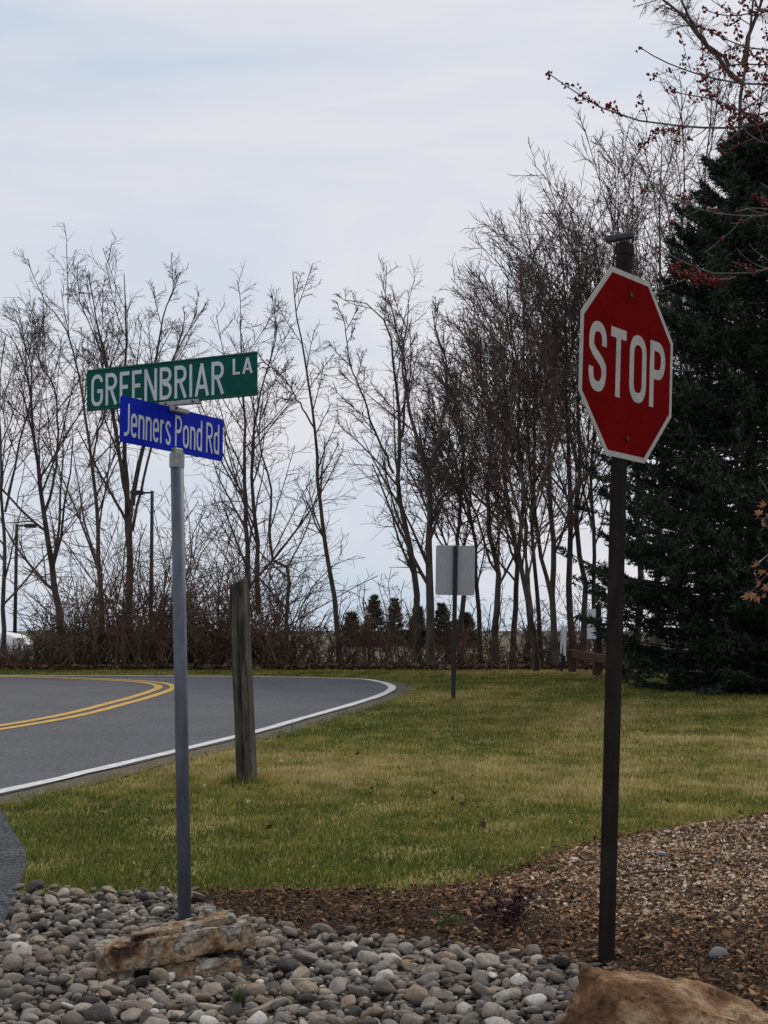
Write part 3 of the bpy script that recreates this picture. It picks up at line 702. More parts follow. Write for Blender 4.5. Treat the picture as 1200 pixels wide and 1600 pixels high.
# ------------------------------------------------------------------ wooden post
wb = G(386, 1221); wt = P(373, 908, wb.y)
ax = wt - wb; Lw = ax.length
bm = bmesh.new()
NS = 40
ring0 = None
sect = []
for i in range(NS + 1):
    z_ = -.3 + (Lw + .3) * i / NS
    rg = []
    for j, (a, b) in enumerate([(-1, -1), (-.5, -1), (-.12, -1), (0, -.93), (.1, -1), (.55, -1), (1, -1), (1, -.4), (1, .3), (1, 1), (.3, 1), (-.4, 1), (-1, 1), (-1, .3), (-1, -.4)]):
        k_ = 1 + .035 * noise.noise(Vector((a * 2, b * 2, z_ * 3)))
        cr_ = .86 if j == 3 and noise.noise(Vector((0, 0, z_ * 2.2))) > -.1 else 1
        taper = .93 + .12 * (1 - i / NS)
        rg.append(bm.verts.new((a * .063 * k_ * taper, b * .063 * k_ * cr_ * taper, z_ + (.022 * a + .012 * b) * (i == NS))))
    sect.append(rg)
for r0, r1 in zip(sect[:-1], sect[1:]):
    for j in range(15): bm.faces.new((r0[j], r0[(j+1) % 15], r1[(j+1) % 15], r1[j]))
bm.faces.new(sect[-1]); bm.faces.new(list(reversed(sect[0])))
wp = obj_bm('wooden_post', bm, M['oldwood'], None, loc=wb, rot=(Matrix.Rotation(math.atan2(ax.x, ax.z), 3, 'Y') @ Matrix.Rotation(R(-13), 3, 'Z')).to_euler())
tag(wp, 'weathered square wooden post leaning in the lawn beside the road', 'post')

# ------------------------------------------------------------------ small signs and guide rail by the spruce
def thin_sign(base_px, top_px, plate_c, wd, ht, rz, Yd, label, tilt=0, pw=.07, dark='blackpost'):
    b = P(base_px[0], base_px[1], Yd); b.z = float(g(Yd)); t = P(*top_px, Yd); ax = t - b
    r_ = empty('small_sign', b); tag(r_, label, 'sign')
    obj_bm('post', box_bm(pw, pw, ax.length + .2, (0, 0, (ax.length - .2) / 2), .005), M[dark], r_, rot=(0, math.atan2(ax.x, ax.z), 0))
    obj_bm('sign_panel', plate_bm(wd, ht, .012, .01), M['signblue'], r_, loc=P(*plate_c, Yd) - b + Vector((0, -pw / 2 - .02, 0)), rot=(0, tilt, rz))
thin_sign((877, 1046), (883, 984), (880, 1001), .42, .56, R(-82), 30.5, 'pale blue sign panel tilted on a short black post by the rail', tilt=R(8), pw=.05)
thin_sign((936, 1048), (934, 946), (923.5, 975), .46, .58, R(-77), 30.0, 'pale upright sign panel beside a tall dark post near the spruce', pw=.12)
ra, rb_ = P(884, 1020, 30.9), P(985, 1036, 27.0)
rroot = empty('guide_rail', (ra.x, ra.y, float(g(ra.y))))
tag(rroot, 'low brown wooden guide rail between the small signs and the spruce', 'guide rail')
d = rb_ - ra
ry = math.atan2(d.y, d.x)
rl = obj_bm('rail', box_bm(d.length, .08, .16, (d.length / 2, 0, 0), .008), M['railwood'], rroot, loc=ra - rroot.location, rot=(0, -math.asin(d.z / d.length), ry))
for f_ in (.12, .52, .95):
    p = ra.lerp(rb_, f_); gz = float(g(p.y))
    obj_bm('rail_post', box_bm(.13, .13, p.z - gz + .25 + .06, (0, 0, (p.z - gz + .06 - .25) / 2), .008), M['railwood'], rroot, loc=Vector((p.x - d.y / d.length * -.0, p.y + .11, gz)) - rroot.location, rot=(0, 0, ry))

# ------------------------------------------------------------------ lamp posts
def lamp_post(px_, ytop, Yd, arms, label):
    X_ = (px_ - 600) / F * Yd; gz = float(g(Yd)); t = P(px_, ytop, Yd)
    r_ = empty('lamp_post', (X_, Yd, gz)); tag(r_, label, 'lamp post')
    obj_bm('pole', cyl_bm(.075, t.z - gz, 10, 0, .055), M['blackpost'], r_, smooth=True)
    for a in arms:
        obj_bm('arm', box_bm(.35, .06, .06, (a * .175, 0, 0), .01), M['blackpost'], r_, loc=(0, 0, t.z - gz - .06))
        obj_bm('lamp_head', box_bm(.42, .3, .14, (a * .50, 0, 0), .03), M['blackpost'], r_, loc=(0, 0, t.z - gz - .06))
lamp_post(25, 819, 56, (1,), 'slim dark lamp post rising behind the parked white car')
lamp_post(236.5, 767, 50, (-1,), 'dark lamp post with one head behind the street name post')

# ------------------------------------------------------------------ white car
def white_car():
    Yd = 41.5; xr = (47 - 600) / F * Yd
    r_ = empty('parked_car', (xr - 2.2, Yd, float(g(Yd)) + .012)); tag(r_, 'white car parked in the lot beyond the thicket', 'car')
    side = [(-2.2, .35), (-2.22, .75), (-2.1, .98), (-1.5, 1.08), (-.9, 1.42), (.2, 1.46), (1.0, 1.02), (1.9, .86), (2.18, .68), (2.2, .35)]
    low_ = [(-2.2, .35), (-2.22, .75), (-2.1, .94), (-1.4, .98), (-.7, .98), (.3, .98), (1.0, .98), (1.9, .84), (2.18, .66), (2.2, .35)]
    bm = bmesh.new(); rows = []
    for yy, prof, sc in ((-.86, low_, 1), (-.62, side, .97), (0, side, 1), (.62, side, .97), (.86, low_, 1)):
        rows.append([bm.verts.new((a * (1 if abs(yy) < .7 else .985), yy, b * (1.02 if yy == 0 else 1))) for a, b in prof])
    for ra_, rb2 in zip(rows[:-1], rows[1:]):
        for i in range(len(side) - 1): bm.faces.new((ra_[i], ra_[i+1], rb2[i+1], rb2[i]))
    bm.faces.new(rows[0]); bm.faces.new(list(reversed(rows[-1])))
    bm.faces.new([r2[0] for r2 in rows] + [r2[-1] for r2 in reversed(rows)])
    bmesh.ops.recalc_face_normals(bm, faces=bm.faces[:])
    bmesh.ops.bevel(bm, geom=[e for e in bm.edges if e.calc_length() > .2], offset=.04, segments=2, affect='EDGES')
    obj_bm('body', bm, M['carwhite'], r_, smooth=True)
    def pane(name, pts):
        bm = bmesh.new(); f = bm.faces.new([bm.verts.new(p) for p in pts]); f.normal_update()
        e = bmesh.ops.extrude_face_region(bm, geom=[f])
        for v in e['geom']:
            if isinstance(v, bmesh.types.BMVert): v.co += f.normal * .02
        bmesh.ops.recalc_face_normals(bm, faces=bm.faces[:]); obj_bm(name, bm, M['glass'], r_)
    pane('windscreen', [(.32, -.58, 1.40), (.95, -.64, 1.07), (.95, .64, 1.07), (.32, .58, 1.40)])
    for s_ in (-1, 1):
        pane('side_window', [(-1.15, s_ * .80, 1.04), (-.2, s_ * .80, 1.04), (-.2, s_ * .655, 1.36), (-.8, s_ * .655, 1.35)])
        pane('side_window', [(-.1, s_ * .80, 1.04), (.72, s_ * .80, 1.04), (.2, s_ * .655, 1.37), (-.1, s_ * .655, 1.37)])
        obj_bm('headlight', box_bm(.22, .34, .13, (2.06, s_ * .62, .72), .03, 2), M['lamp'], r_)
        obj_bm('tail_light', box_bm(.10, .3, .14, (-2.15, s_ * .64, .84), .02), M['tail'], r_)
        for xx in (-1.35, 1.38):
            wh = obj_bm('wheel', cyl_bm(.33, .22, 24, -.11), M['rubber'], r_, loc=(xx, s_ * .80, .33), rot=(R(90), 0, 0))
            obj_bm('rim', cyl_bm(.21, .235, 16, -.1175), M['rim'], wh)
white_car()

# ------------------------------------------------------------------ trees
def tubes(Pn, Rn, S):
    """Pn (N,K,3), Rn (N,K) -> verts, quads"""
    N, K, _ = Pn.shape
    T = np.gradient(Pn, axis=1); T /= np.linalg.norm(T, axis=2, keepdims=True) + 1e-9
    ref = np.where(np.abs(T[:, :1, 2:3]) > .9, np.array([[[1., 0, 0]]]), np.array([[[0, 0, 1.]]]))
    ref = np.broadcast_to(ref, T.shape)
    A = np.cross(T, ref); A /= np.linalg.norm(A, axis=2, keepdims=True) + 1e-9
    B = np.cross(T, A)
    an = np.arange(S) * 2 * np.pi / S
    V = Pn[:, :, None, :] + Rn[:, :, None, None] * (A[:, :, None, :] * np.cos(an)[None, None, :, None] + B[:, :, None, :] * np.sin(an)[None, None, :, None])
    idx = np.arange(N * K * S).reshape(N, K, S); nx = np.roll(idx, -1, 2)
    Q = np.stack([idx[:, :-1], nx[:, :-1], nx[:, 1:], idx[:, 1:]], -1).reshape(-1, 4)
    return V.reshape(-1, 3), Q
def join(parts):
    Vs, Qs, o = [], [], 0
    for V, Q in parts: Vs.append(V); Qs.append(Q + o); o += len(V)
    return np.vstack(Vs), np.vstack(Qs)
def grow(Pp, Rp, n, t0, t1, ln, ang, K, up, wob, rk=.6, rmin=.005, fall=.6, r=None, abs_len=False, bias=0):
    """n children on every parent polyline; ln = (lo, hi) times the parent's length"""
    r = r or rng
    N, KP, _ = Pp.shape
    plen = np.linalg.norm(np.diff(Pp, axis=1), axis=2).sum(1)
    t = t0 + (t1 - t0) * (np.arange(n)[None] + r.random((N, n))) / n
    u = t * (KP - 1); i = np.minimum(u.astype(int), KP - 2); f = (u - i)[..., None]
    ar = np.arange(N)[:, None]
    pos = Pp[ar, i] * (1 - f) + Pp[ar, i + 1] * f
    tan = Pp[ar, i + 1] - Pp[ar, i]; tan /= np.linalg.norm(tan, axis=2, keepdims=True) + 1e-9
    rad = (Rp[ar, i] * (1 - f[..., 0]) + Rp[ar, i + 1] * f[..., 0])
    rv = r.normal(size=tan.shape); perp = rv - (rv * tan).sum(2, keepdims=True) * tan; perp /= np.linalg.norm(perp, axis=2, keepdims=True) + 1e-9
    a = np.radians(r.uniform(ang[0], ang[1], (N, n)))[..., None]
    d = tan * np.cos(a) + perp * np.sin(a)
    L = r.uniform(ln[0], ln[1], (N, n)) * (1 - fall * t) * (1 if abs_len else plen[:, None])
    d = d.reshape(-1, 3); p = pos.reshape(-1, 3); st = (L.reshape(-1) / (K - 1))[:, None]
    out_ = [p]
    for k_ in range(K - 1):
        d = d + np.array([bias, 0, up]) / (K - 1) + r.normal(0, wob, d.shape)
        d /= np.linalg.norm(d, axis=1, keepdims=True) + 1e-9
        p = p + d * st; out_.append(p)
    C = np.stack(out_, 1)
    r0 = np.maximum(rad.reshape(-1) * rk, rmin)
    Rr = np.maximum(r0[:, None] * np.linspace(1, .3, K)[None], rmin * .75)
    return C, Rr
def make_tree(label, stems, radii, levels, Yd, seed, bark='bark', twig='twig', name='bare_tree', group=None, cat='tree', KS=18, wob=.022, tip=.009):
    """stems: pixel polylines at distance Yd; the first stem stands on the ground, the others fork off"""
    r = np.random.default_rng(seed)
    polys, rr = [], []
    for si, (s, rad) in enumerate(zip(stems, radii)):
        pts = [P(q[0], q[1], Yd + (q[2] if len(q) > 2 else 0)) for q in s]
        if si == 0: pts[0].z = float(g(Yd)) - .1
        c_ = spline(pts, KS)
        j = np.cumsum(r.normal(0, wob, c_.shape), 0); j -= np.linspace(0, 1, KS)[:, None] * j[-1] * .5; j[0] = 0
        polys.append(c_ + j); rr.append(np.linspace(1, 0, KS) ** 1.05 * (rad * .60 - tip) + tip)
    Ps, Rs = np.stack(polys), np.stack(rr)
    Rs[0, 0] *= 1.35; Rs[0, 1] *= 1.08
    b = Vector(Ps[0, 0]); root = empty(name, b); tag(root, label, cat, group)
    lv = [(Ps, Rs)]; crown = []
    cur = (Ps, Rs)
    for li, kw in enumerate(levels):
        cur = grow(cur[0], cur[1], r=r, **kw); lv.append(cur)
    base_ = np.array(b)
    mesh_np('trunk', *[f(v) for f, v in zip((lambda v: v - base_, lambda q: q), join([tubes(Ps, Rs, 7)]))], M[bark], root)
    V, Q = join([tubes(p, q_, 5 if i == 0 else 3) for i, (p, q_) in enumerate(lv[1:])])
    mesh_np('crown', V - base_, Q, M[twig], root)
    return root
# looser, finely twigged trees beyond the road
def loose(n1=13, n2=8, n3=4, l1=(.34, .62), up1=.4, a1=(18, 52), t0=.18):
    return [dict(n=n1, t0=t0, t1=.97, ln=l1, ang=a1, K=9, up=up1, wob=.055, rk=.55, rmin=.011, fall=.70),
            dict(n=n2, t0=.1, t1=.98, ln=(.20, .50), ang=(25, 65), K=6, up=.10, wob=.09, rk=.6, rmin=.0075, fall=.3),
            dict(n=n3 + 2, t0=.1, t1=1.0, ln=(.3, .8), ang=(25, 70), K=3, up=.0, wob=.13, rk=.7, rmin=.0052, fall=.3)]
make_tree('bare tree with a straight dark trunk beside the parked white car', [[(6, 1035), (6, 900), (8, 760), (2, 620), (12, 520)], [(8, 800), (30, 690), (45, 600), (20, 500)]], [.10, .05], loose(), 34, 11)
make_tree('slanting bare tree rising from the thicket next to the parked white car', [[(100, 1035), (88, 930), (74, 850), (62, 740), (48, 620), (30, 550), (8, 510)], [(70, 800), (90, 700), (85, 610), (60, 570), (52, 510)]], [.16, .06], loose(14), 35, 12)
make_tree('slender bare tree with a bare lower trunk beyond the yellow line', [[(158, 1035), (152, 900), (145, 790), (132, 700), (118, 600), (95, 510), (52, 465)], [(138, 730), (160, 640), (165, 600), (152, 530)]], [.11, .04], loose(13), 33.5, 13)
make_tree('broad bare tree forking low, its fan crown rising over the green name blade',
          [[(206, 1035), (206, 900), (205, 800), (202, 720), (199, 600), (200, 520), (195, 430)], [(205, 800), (188, 690), (172, 590), (160, 520), (140, 430)], [(207, 790), (222, 720), (238, 600), (255, 510), (280, 440)], [(204, 860), (195, 760), (150, 540), (112, 450)], [(207, 830), (240, 680), (270, 570), (318, 485)]],
          [.17, .09, .10, .06, .06], loose(8, 8, 5, (.28, .5), .4, (14, 36), .35), 34, 14)
make_tree('twin bare trunks standing behind the wooden post', [[(392, 1035), (388, 900), (384, 760), (381, 640), (376, 570), (371, 500)], [(404, 960), (402, 850), (394, 730), (400, 620), (420, 550), (424, 505)]], [.13, .10], loose(12), 33, 15)
make_tree('small crooked bare tree with a sharp elbow near the wooden post', [[(448, 1035), (448, 960), (453, 892), (448, 885), (434, 885), (426, 870), (422, 830), (424, 760), (405, 690), (412, 600)]], [.085], loose(10), 32.5, 16, wob=.006)
make_tree('slim bare tree with a wavy single trunk standing alone at the bend', [[(532, 1035), (528, 980), (521, 900), (508, 820), (497, 740), (492, 660), (478, 560), (466, 490), (458, 420)], [(492, 670), (450, 600), (410, 570), (395, 590)]], [.105, .035], loose(12, 7, 4, (.16, .34), .3, (25, 55), .25), 33, 17)
make_tree('bare tree with a kinked trunk next to the grey sign back', [[(655, 1035), (652, 950), (638, 860), (620, 770), (622, 690), (615, 600), (605, 520), (565, 475), (535, 470)], [(622, 690), (632, 600), (625, 530), (615, 460)], [(615, 740), (570, 620), (545, 560), (537, 490)]], [.14, .06, .05], loose(11, 8, 5, (.24, .46)), 33.5, 18)
make_tree('thick dark bare tree forking above the grey sign back', [[(674, 1042), (672, 950), (667, 860), (665, 750), (648, 680), (632, 600), (630, 540), (640, 475)], [(666, 755), (685, 680), (700, 590), (690, 540), (674, 480)], [(668, 840), (700, 780), (740, 760), (790, 740)]], [.17, .09, .06], loose(11, 8, 5, (.24, .46)), 31.8, 19)
# dense upright wood
def dense(n1, n2, n3, bias):
    return [dict(n=n1, t0=.24, t1=.97, ln=(.26, .52), ang=(18, 50), K=9, up=.42, wob=.05, rk=.5, rmin=.0115, fall=.6, bias=bias),
            dict(n=n2, t0=.1, t1=.98, ln=(.28, .55), ang=(24, 62), K=6, up=.35, wob=.07, rk=.6, rmin=.0088, fall=.35, bias=bias * .5),
            dict(n=n3, t0=.1, t1=1.0, ln=(.25, .6), ang=(25, 65), K=3, up=.12, wob=.08, rk=.7, rmin=.0068, fall=.3)]
wr = np.random.default_rng(5)
wood = [(722, 705, 610, 34), (752, 722, 570, 35), (775, 748, 520, 33), (800, 775, 480, 36), (822, 795, 430, 33), (846, 812, 390, 35), (868, 845, 365, 32), (893, 868, 345, 34), (905, 898, 335, 33), (935, 928, 330, 34), (858, 815, 430, 32.5), (840, 790, 500, 31),
        (965, 955, 290, 32), (995, 990, 255, 33), (1030, 1030, 225, 31), (1065, 1070, 180, 33), (1105, 1112, 150, 31.5), (1150, 1160, 130, 34), (1200, 1205, 120, 33)]
for i, (xb, xt, yt, Yd) in enumerate(wood):
    yy = np.linspace(1040, yt, 8); f_ = np.linspace(0, 1, 8)
    s = [(xb + (xt - xb) * f_[k_] ** 1.2 + wr.normal(0, 5) * (k_ > 0), yy[k_], wr.normal(0, .25) * (k_ > 0)) for k_ in range(8)]
    k2 = int(wr.integers(2, 4)); sg = wr.choice([-1, 1])
    s2 = [s[k2], (s[k2][0] + sg * 25, s[k2 + 1][1], .3), (s[k2][0] + sg * 38 - 8, s[k2 + 2][1], .5), (s[k2][0] + sg * 48 - 14, s[6][1] + 10, .6)]
    lab, grp = (('bare tree with dense upright twigs standing just past the grey sign back', 'bare trees past the grey sign back') if xb < 800 else
                ('tall bare tree with dense twigs between the grey sign back and the spruce', 'bare trees between the grey sign back and the spruce') if xb < 950 else
                ('tall bare tree with dense upright twigs rising behind the spruce', 'bare trees behind the spruce'))
    make_tree(lab, [s, s2], [wr.uniform(.09, .14), .05], dense(16 if xb < 1050 else 12, 9, 6 if xb < 1000 else 4, -.28 if xb < 960 else -.12), Yd, 100 + i, twig='twig_red' if i % 3 else 'twig', group=grp, KS=18, tip=.009)
# tall pale tree whose limbs rise over the spruce
make_tree('tall bare tree with long drooping fine twigs rising above the spruce', [[(1180, 1035), (1176, 600), (1168, 300), (1160, 180), (1172, 60), (1185, -120)], [(1160, 130), (1137, 102), (1105, 62), (1078, 30), (1036, 0), (985, -50)], [(1160, 100), (1180, 30), (1215, -60)], [(1140, 104), (1100, 70), (1070, 20), (1058, -20), (1050, -90)]],
          [.20, .085, .08, .06], [dict(n=12, t0=.35, t1=.98, ln=(.10, .22), ang=(35, 65), K=8, up=.1, wob=.10, rk=.5, rmin=.010, fall=.4), dict(n=7, t0=.1, t1=1, ln=(.4, .7), ang=(25, 60), K=6, up=-.3, wob=.12, rk=.5, rmin=.006, fall=.3), dict(n=5, t0=.1, t1=1, ln=(.4, .8), ang=(20, 55), K=5, up=-.5, wob=.14, rk=.6, rmin=.0042, fall=.2)], 27.5, 40)

# ------------------------------------------------------------------ thicket and undergrowth (stuff)
def thicket(name, xr, yr, n, hr, label, seed, top=None, m='brush'):
    r = np.random.default_rng(seed)
    x = r.uniform(*xr, n); y = r.uniform(*yr, n)
    clump = .45 + .95 * vnoise(x, y * .6, 2.2, seed)
    h = (hr[0] + (hr[1] - hr[0]) * r.random(n) ** 1.7) * clump * (np.interp(x, top[0], top[1]) if top else 1)
    d = r.normal(0, .28, (n, 3)); d[:, 2] = 1
    p = np.stack([x, y, g(y) - .03], 1); o = [p]
    for k_ in range(6):
        d = d + r.normal(0, .17, d.shape); d[:, 2] -= .03 * k_; d /= np.linalg.norm(d, axis=1, keepdims=True)
        p = p + d * (h / 6)[:, None]; o.append(p)
    Ps = np.stack(o, 1); Rs = np.linspace(1, .45, 7)[None] * r.uniform(.008, .02, n)[:, None]
    c1 = grow(Ps, Rs, n=7, t0=.12, t1=1, ln=(.25, .55), ang=(25, 70), K=5, up=.1, wob=.17, rk=.6, rmin=.007, r=r)
    c2 = grow(*c1, n=3, t0=.1, t1=1, ln=(.3, .8), ang=(25, 70), K=3, up=0, wob=.2, rk=.7, rmin=.006, r=r)
    V, Q = join([tubes(Ps, Rs, 4), tubes(*c1, 3), tubes(*c2, 3)])
    tag(mesh_np(name, V, Q, M[m]), label, 'brush', kind='stuff')
    return c1[0]
c1 = thicket('brush_thicket', (-9.6, -2.0), (31.6, 35.6), 740, (.8, 4.3), 'dense brown thicket of bare brush beyond the road', 51, ([-9.6, -7.65, -7.2, -6, -4.5, -2.9, -2.1], [.16, .18, .7, .9, 1.0, 1.0, .3]))
thicket('undergrowth', (-2.3, 7.0), (32.2, 36.5), 430, (.3, 2.0), 'low brown undergrowth along the foot of the wood', 52)
r = np.random.default_rng(53)
pp = c1.reshape(-1, 3); pp = pp[(pp[:, 2] < 2.1) & (pp[:, 0] > -7.6) & (pp[:, 0] < -3.2)]; pp = pp[r.integers(0, len(pp), 9000)] + r.normal(0, .05, (9000, 3))
base = np.array([[-1, 0, 0], [0, -.5, .1], [1, 0, 0], [0, .5, .1]], float)
V = rot_batch(base[None] * r.uniform(.02, .045, 9000)[:, None, None], r.uniform(0, 6.28, 9000), r.normal(0, .8, 9000), r.normal(0, .8, 9000)) + pp[:, None, :]
tag(mesh_np('olive_leaves', V.reshape(-1, 3), np.arange(36000).reshape(-1, 4), M['honeysuckle'], smooth=False, attr=np.repeat(r.random(9000), 4)), 'dull olive leaves caught in the thicket', 'leaves', kind='stuff')

# ------------------------------------------------------------------ conifers
def conifer(name, label, X_, Yd, H_, Rm, seed, m, whorls, per, pts, need, nl, group=None, skirt=.15, expo=.85):
    r = np.random.default_rng(seed); gz = float(g(Yd))
    root = empty(name, (X_, Yd, gz)); tag(root, label, 'tree', group)
    obj_bm('trunk', cyl_bm(H_ * .022, H_ + .2, 10, -.2, .01), M['bark'], root, smooth=True)
    nb = whorls * per
    h = skirt + (H_ * .975 - skirt) * (np.linspace(0, 1, whorls) ** 1.1).repeat(per) + r.normal(0, .06 * H_ / 9, nb)
    h = h.clip(skirt * .7, H_ * .98)
    a = r.uniform(0, 2 * np.pi, nb)
    lob = 1 + .10 * np.sin(a * 3 + h * 1.3 + seed) + .10 * np.sin(a * 5 - h * 2.2)
    L = Rm * (1 - h / H_) ** expo * lob * r.uniform(.78, 1.12, nb) + .02 * H_ / 3
    L = np.where(h < H_ * .24, L * (.62 + .38 * h / (H_ * .24)), L)
    K = 7; f_ = np.linspace(0, 1, K)
    droop = r.uniform(.02, .22, nb)
    rad = f_[None] * L[:, None]
    z = h[:, None] + L[:, None] * (-droop[:, None] * np.sin(f_ * np.pi * .9)[None] + .20 * f_[None] ** 3 * (h / H_)[:, None] + .04 * f_[None] ** 2)
    z = np.maximum(z, .05 + 0 * z)
    aw = a[:, None] + r.normal(0, .05, (nb, K)).cumsum(1) * .6
    B = np.stack([np.cos(aw) * rad, np.sin(aw) * rad, z], -1)
    Rb = np.linspace(1, .2, K)[None] * (.006 + .007 * L)[:, None]
    mesh_np('branches', *tubes(B, Rb, 4), M['bark'], root)['kind'] = 'stuff'
    # foliage: sprays on side twigs along the outer part of every branch
    t = r.random((nb, pts)) ** .7 * .8 + .2
    u = t * (K - 1); i = np.minimum(u.astype(int), K - 2); ff = (u - i)[..., None]; ar = np.arange(nb)[:, None]
    c = B[ar, i] * (1 - ff) + B[ar, i + 1] * ff
    tan = B[ar, i + 1] - B[ar, i]; tan /= np.linalg.norm(tan, axis=2, keepdims=True) + 1e-9
    sd_ = np.stack([-tan[..., 1], tan[..., 0], 0 * tan[..., 0]], -1)
    lat = r.uniform(-1, 1, (nb, pts, 1)) * (1.08 - t[..., None]) * (.42 * L[:, None, None])
    c = c + sd_ * lat + tan * np.abs(lat) * .5 + np.array([0, 0, 1.]) * (-np.abs(lat) * .22 + r.normal(0, .03, (nb, pts, 1)))
    d0 = tan * .8 + sd_ * np.sign(lat) * .5; c = c.reshape(-1, 3); d0 = d0.reshape(-1, 3)
    n_ = len(c)
    tw = np.clip(r.normal(.45, .16, n_), 0, 1) + .25 * (t.reshape(-1) > .85)
    c = np.repeat(c, need, 0); d0 = np.repeat(d0, need, 0); tw = np.repeat(tw, need)
    al = r.uniform(0, 1, (len(c), 1)); c = c + d0 * (al - .5) * nl * 1.8
    c[:, 2] = np.maximum(c[:, 2], .03)
    dd = d0 * .6 + r.normal(0, .55, c.shape); dd /= np.linalg.norm(dd, axis=1, keepdims=True)
    ln = nl * r.uniform(.6, 1.2, (len(c), 1)); sv = np.cross(dd, r.normal(size=c.shape)); sv /= np.linalg.norm(sv, axis=1, keepdims=True) + 1e-9
    wv = nl * .15
    V = np.stack([c - sv * wv, c + sv * wv, c + dd * ln], 1).reshape(-1, 3)
    mesh_np('foliage', V, np.arange(len(V)).reshape(-1, 3), M[m], root, smooth=False, attr=np.repeat(np.clip(tw + r.normal(0, .1, len(tw)), 0, 1), 3))
    return root
conifer('spruce_tree', 'tall dark blue green spruce beside the stop sign', 6.35, 24.6, 9.2, 3.6, 61, 'needles', 46, 16, 42, 12, .104, expo=.52)
for i, (px_, Yd, h_, rm) in enumerate([(585, 120, 3.9, 1.2), (617, 131, 3.9, 1.15), (652, 112, 2.9, 1.0), (690, 126, 3.4, 1.5), (727, 117, 2.5, 1.2), (549, 122, 2.6, 1.3)]):
    conifer('young_conifer', 'young dark conifer in the field far beyond the wood', (px_ - 600) / F * Yd, Yd, h_, rm, 70 + i, 'needles_far', 13, 7, 12, 5, .30, group='young conifers in the far field')

# ------------------------------------------------------------------ red budded maple at the bed (its trunk stands just outside the view)
MT = Vector((3.25, 8.6, SL * 2.5))
mroot = empty('red_maple', MT); tag(mroot, 'red budded maple whose bare branches reach over the mulch bed', 'tree')
br_px = [  # branches, from the trunk side to the tip; distance
    (8.0, [(1235, 182), (1200, 190), (1140, 197), (1080, 197), (1010, 189), (960, 175), (925, 160), (890, 137), (856, 114)]),
    (8.1, [(1235, 130), (1200, 134), (1140, 132), (1100, 122), (1060, 112), (1030, 100), (1010, 88), (994, 78)]),
    (8.3, [(1240, 105), (1200, 98), (1150, 96), (1120, 104), (1100, 118)]),
    (8.2, [(1235, 84), (1200, 82), (1160, 76), (1125, 62), (1095, 44)]),
    (8.4, [(1240, 20), (1200, 12), (1160, 20), (1130, 22), (1100, 14)]),
    (7.8, [(1240, 172), (1190, 178), (1150, 170), (1110, 152), (1075, 146), (1045, 138)]),
    (7.6, [(1245, 345), (1200, 343), (1150, 343), (1100, 334), (1060, 318), (1030, 305), (1008, 303)]),
    (7.5, [(1245, 425), (1200, 430), (1150, 433), (1118, 432), (1085, 420), (1055, 404), (1038, 395)]),
    (7.5, [(1150, 433), (1100, 438), (1070, 430), (1050, 418)]),
    (7.9, [(1240, 240), (1190, 225), (1165, 205), (1150, 180)]),
    (7.4, [(1240, 325), (1205, 322), (1170, 318), (1140, 325)]),
]
trunk = spline([MT + Vector(v) for v in ((0, 0, -.1), (.03, 0, .8), (0, -.02, 1.7), (-.06, 0, 2.6), (-.02, .03, 3.6), (.05, 0, 4.6), (0, 0, 5.6), (.05, .05, 6.6))], 20)
tr_r = np.linspace(.085, .018, 20)
tv = tubes(trunk[None] - np.array(MT), tr_r[None], 10)
mesh_np('trunk', *tv, M['maple_bark'], mroot)
buds_P = []
for bi, (Yd, s) in enumerate(br_px):
    pts = [P(a, b, Yd) for a, b in s]
    if bi != 8:
        t_in = pts[0]; zz_ = t_in.z - .55
        f_ = np.interp(zz_, trunk[:, 2], np.arange(20)); q0 = trunk[int(f_)]
        pts = [Vector(q0), Vector(q0).lerp(t_in, .5) + Vector((0, 0, .08))] + pts
    main = spline(pts, 26); main[1:] += np.cumsum(rng.normal(0, .0022, (25, 3)), 0)
    mr_ = np.linspace(.013, .003, 26) if bi not in (8,) else np.linspace(.006, .0025, 26)
    sub = grow(main[None], mr_[None], n=20, t0=.22, t1=.92, ln=(.05, .16), ang=(30, 60), K=6, up=.35, wob=.09, rk=.55, rmin=.0024, fall=.3)
    parts = [tubes(main[None], mr_[None], 5), tubes(*sub, 4)]
    V, Q = join(parts)
    bo_ = mesh_np('branch', V - np.array(MT), Q, M['maple_bark'], mroot)
    on = [main[i] for i in range(9, 26) if rng.random() < .55] + [main[-1]]
    for sp in sub[0]:
        on += [sp[i] for i in range(2, 6) if rng.random() < .8]
    # bud clusters: little stretched eight-faced buds round each node
    on = np.array(on); on = on[rng.random(len(on)) < (.5 if bi in (6, 7, 8, 10) else 1.0)]; nb = len(on); k_ = 5
    c = np.repeat(on, k_, 0) + rng.normal(0, .011, (nb * k_, 3))
    o8 = np.array([[1, 0, 0], [-1, 0, 0], [0, 1, 0], [0, -1, 0], [0, 0, 1.5], [0, 0, -1.5]], float)
    V = rot_batch(o8[None] * rng.uniform(.005, .0095, nb * k_)[:, None, None], rng.uniform(0, 6.28, nb * k_), rng.normal(0, .8, nb * k_), rng.normal(0, .8, nb * k_)) + c[:, None, :]
    f8 = np.array([[0, 2, 4], [2, 1, 4], [1, 3, 4], [3, 0, 4], [2, 0, 5], [1, 2, 5], [3, 1, 5], [0, 3, 5]])
    bo2 = mesh_np('red_buds', V.reshape(-1, 3) - np.array(MT), (np.arange(nb * k_)[:, None, None] * 6 + f8[None]).reshape(-1, 3), M['buds'], bo_, attr=np.repeat(rng.random(nb * k_), 6))
    bo2['kind'] = 'stuff'
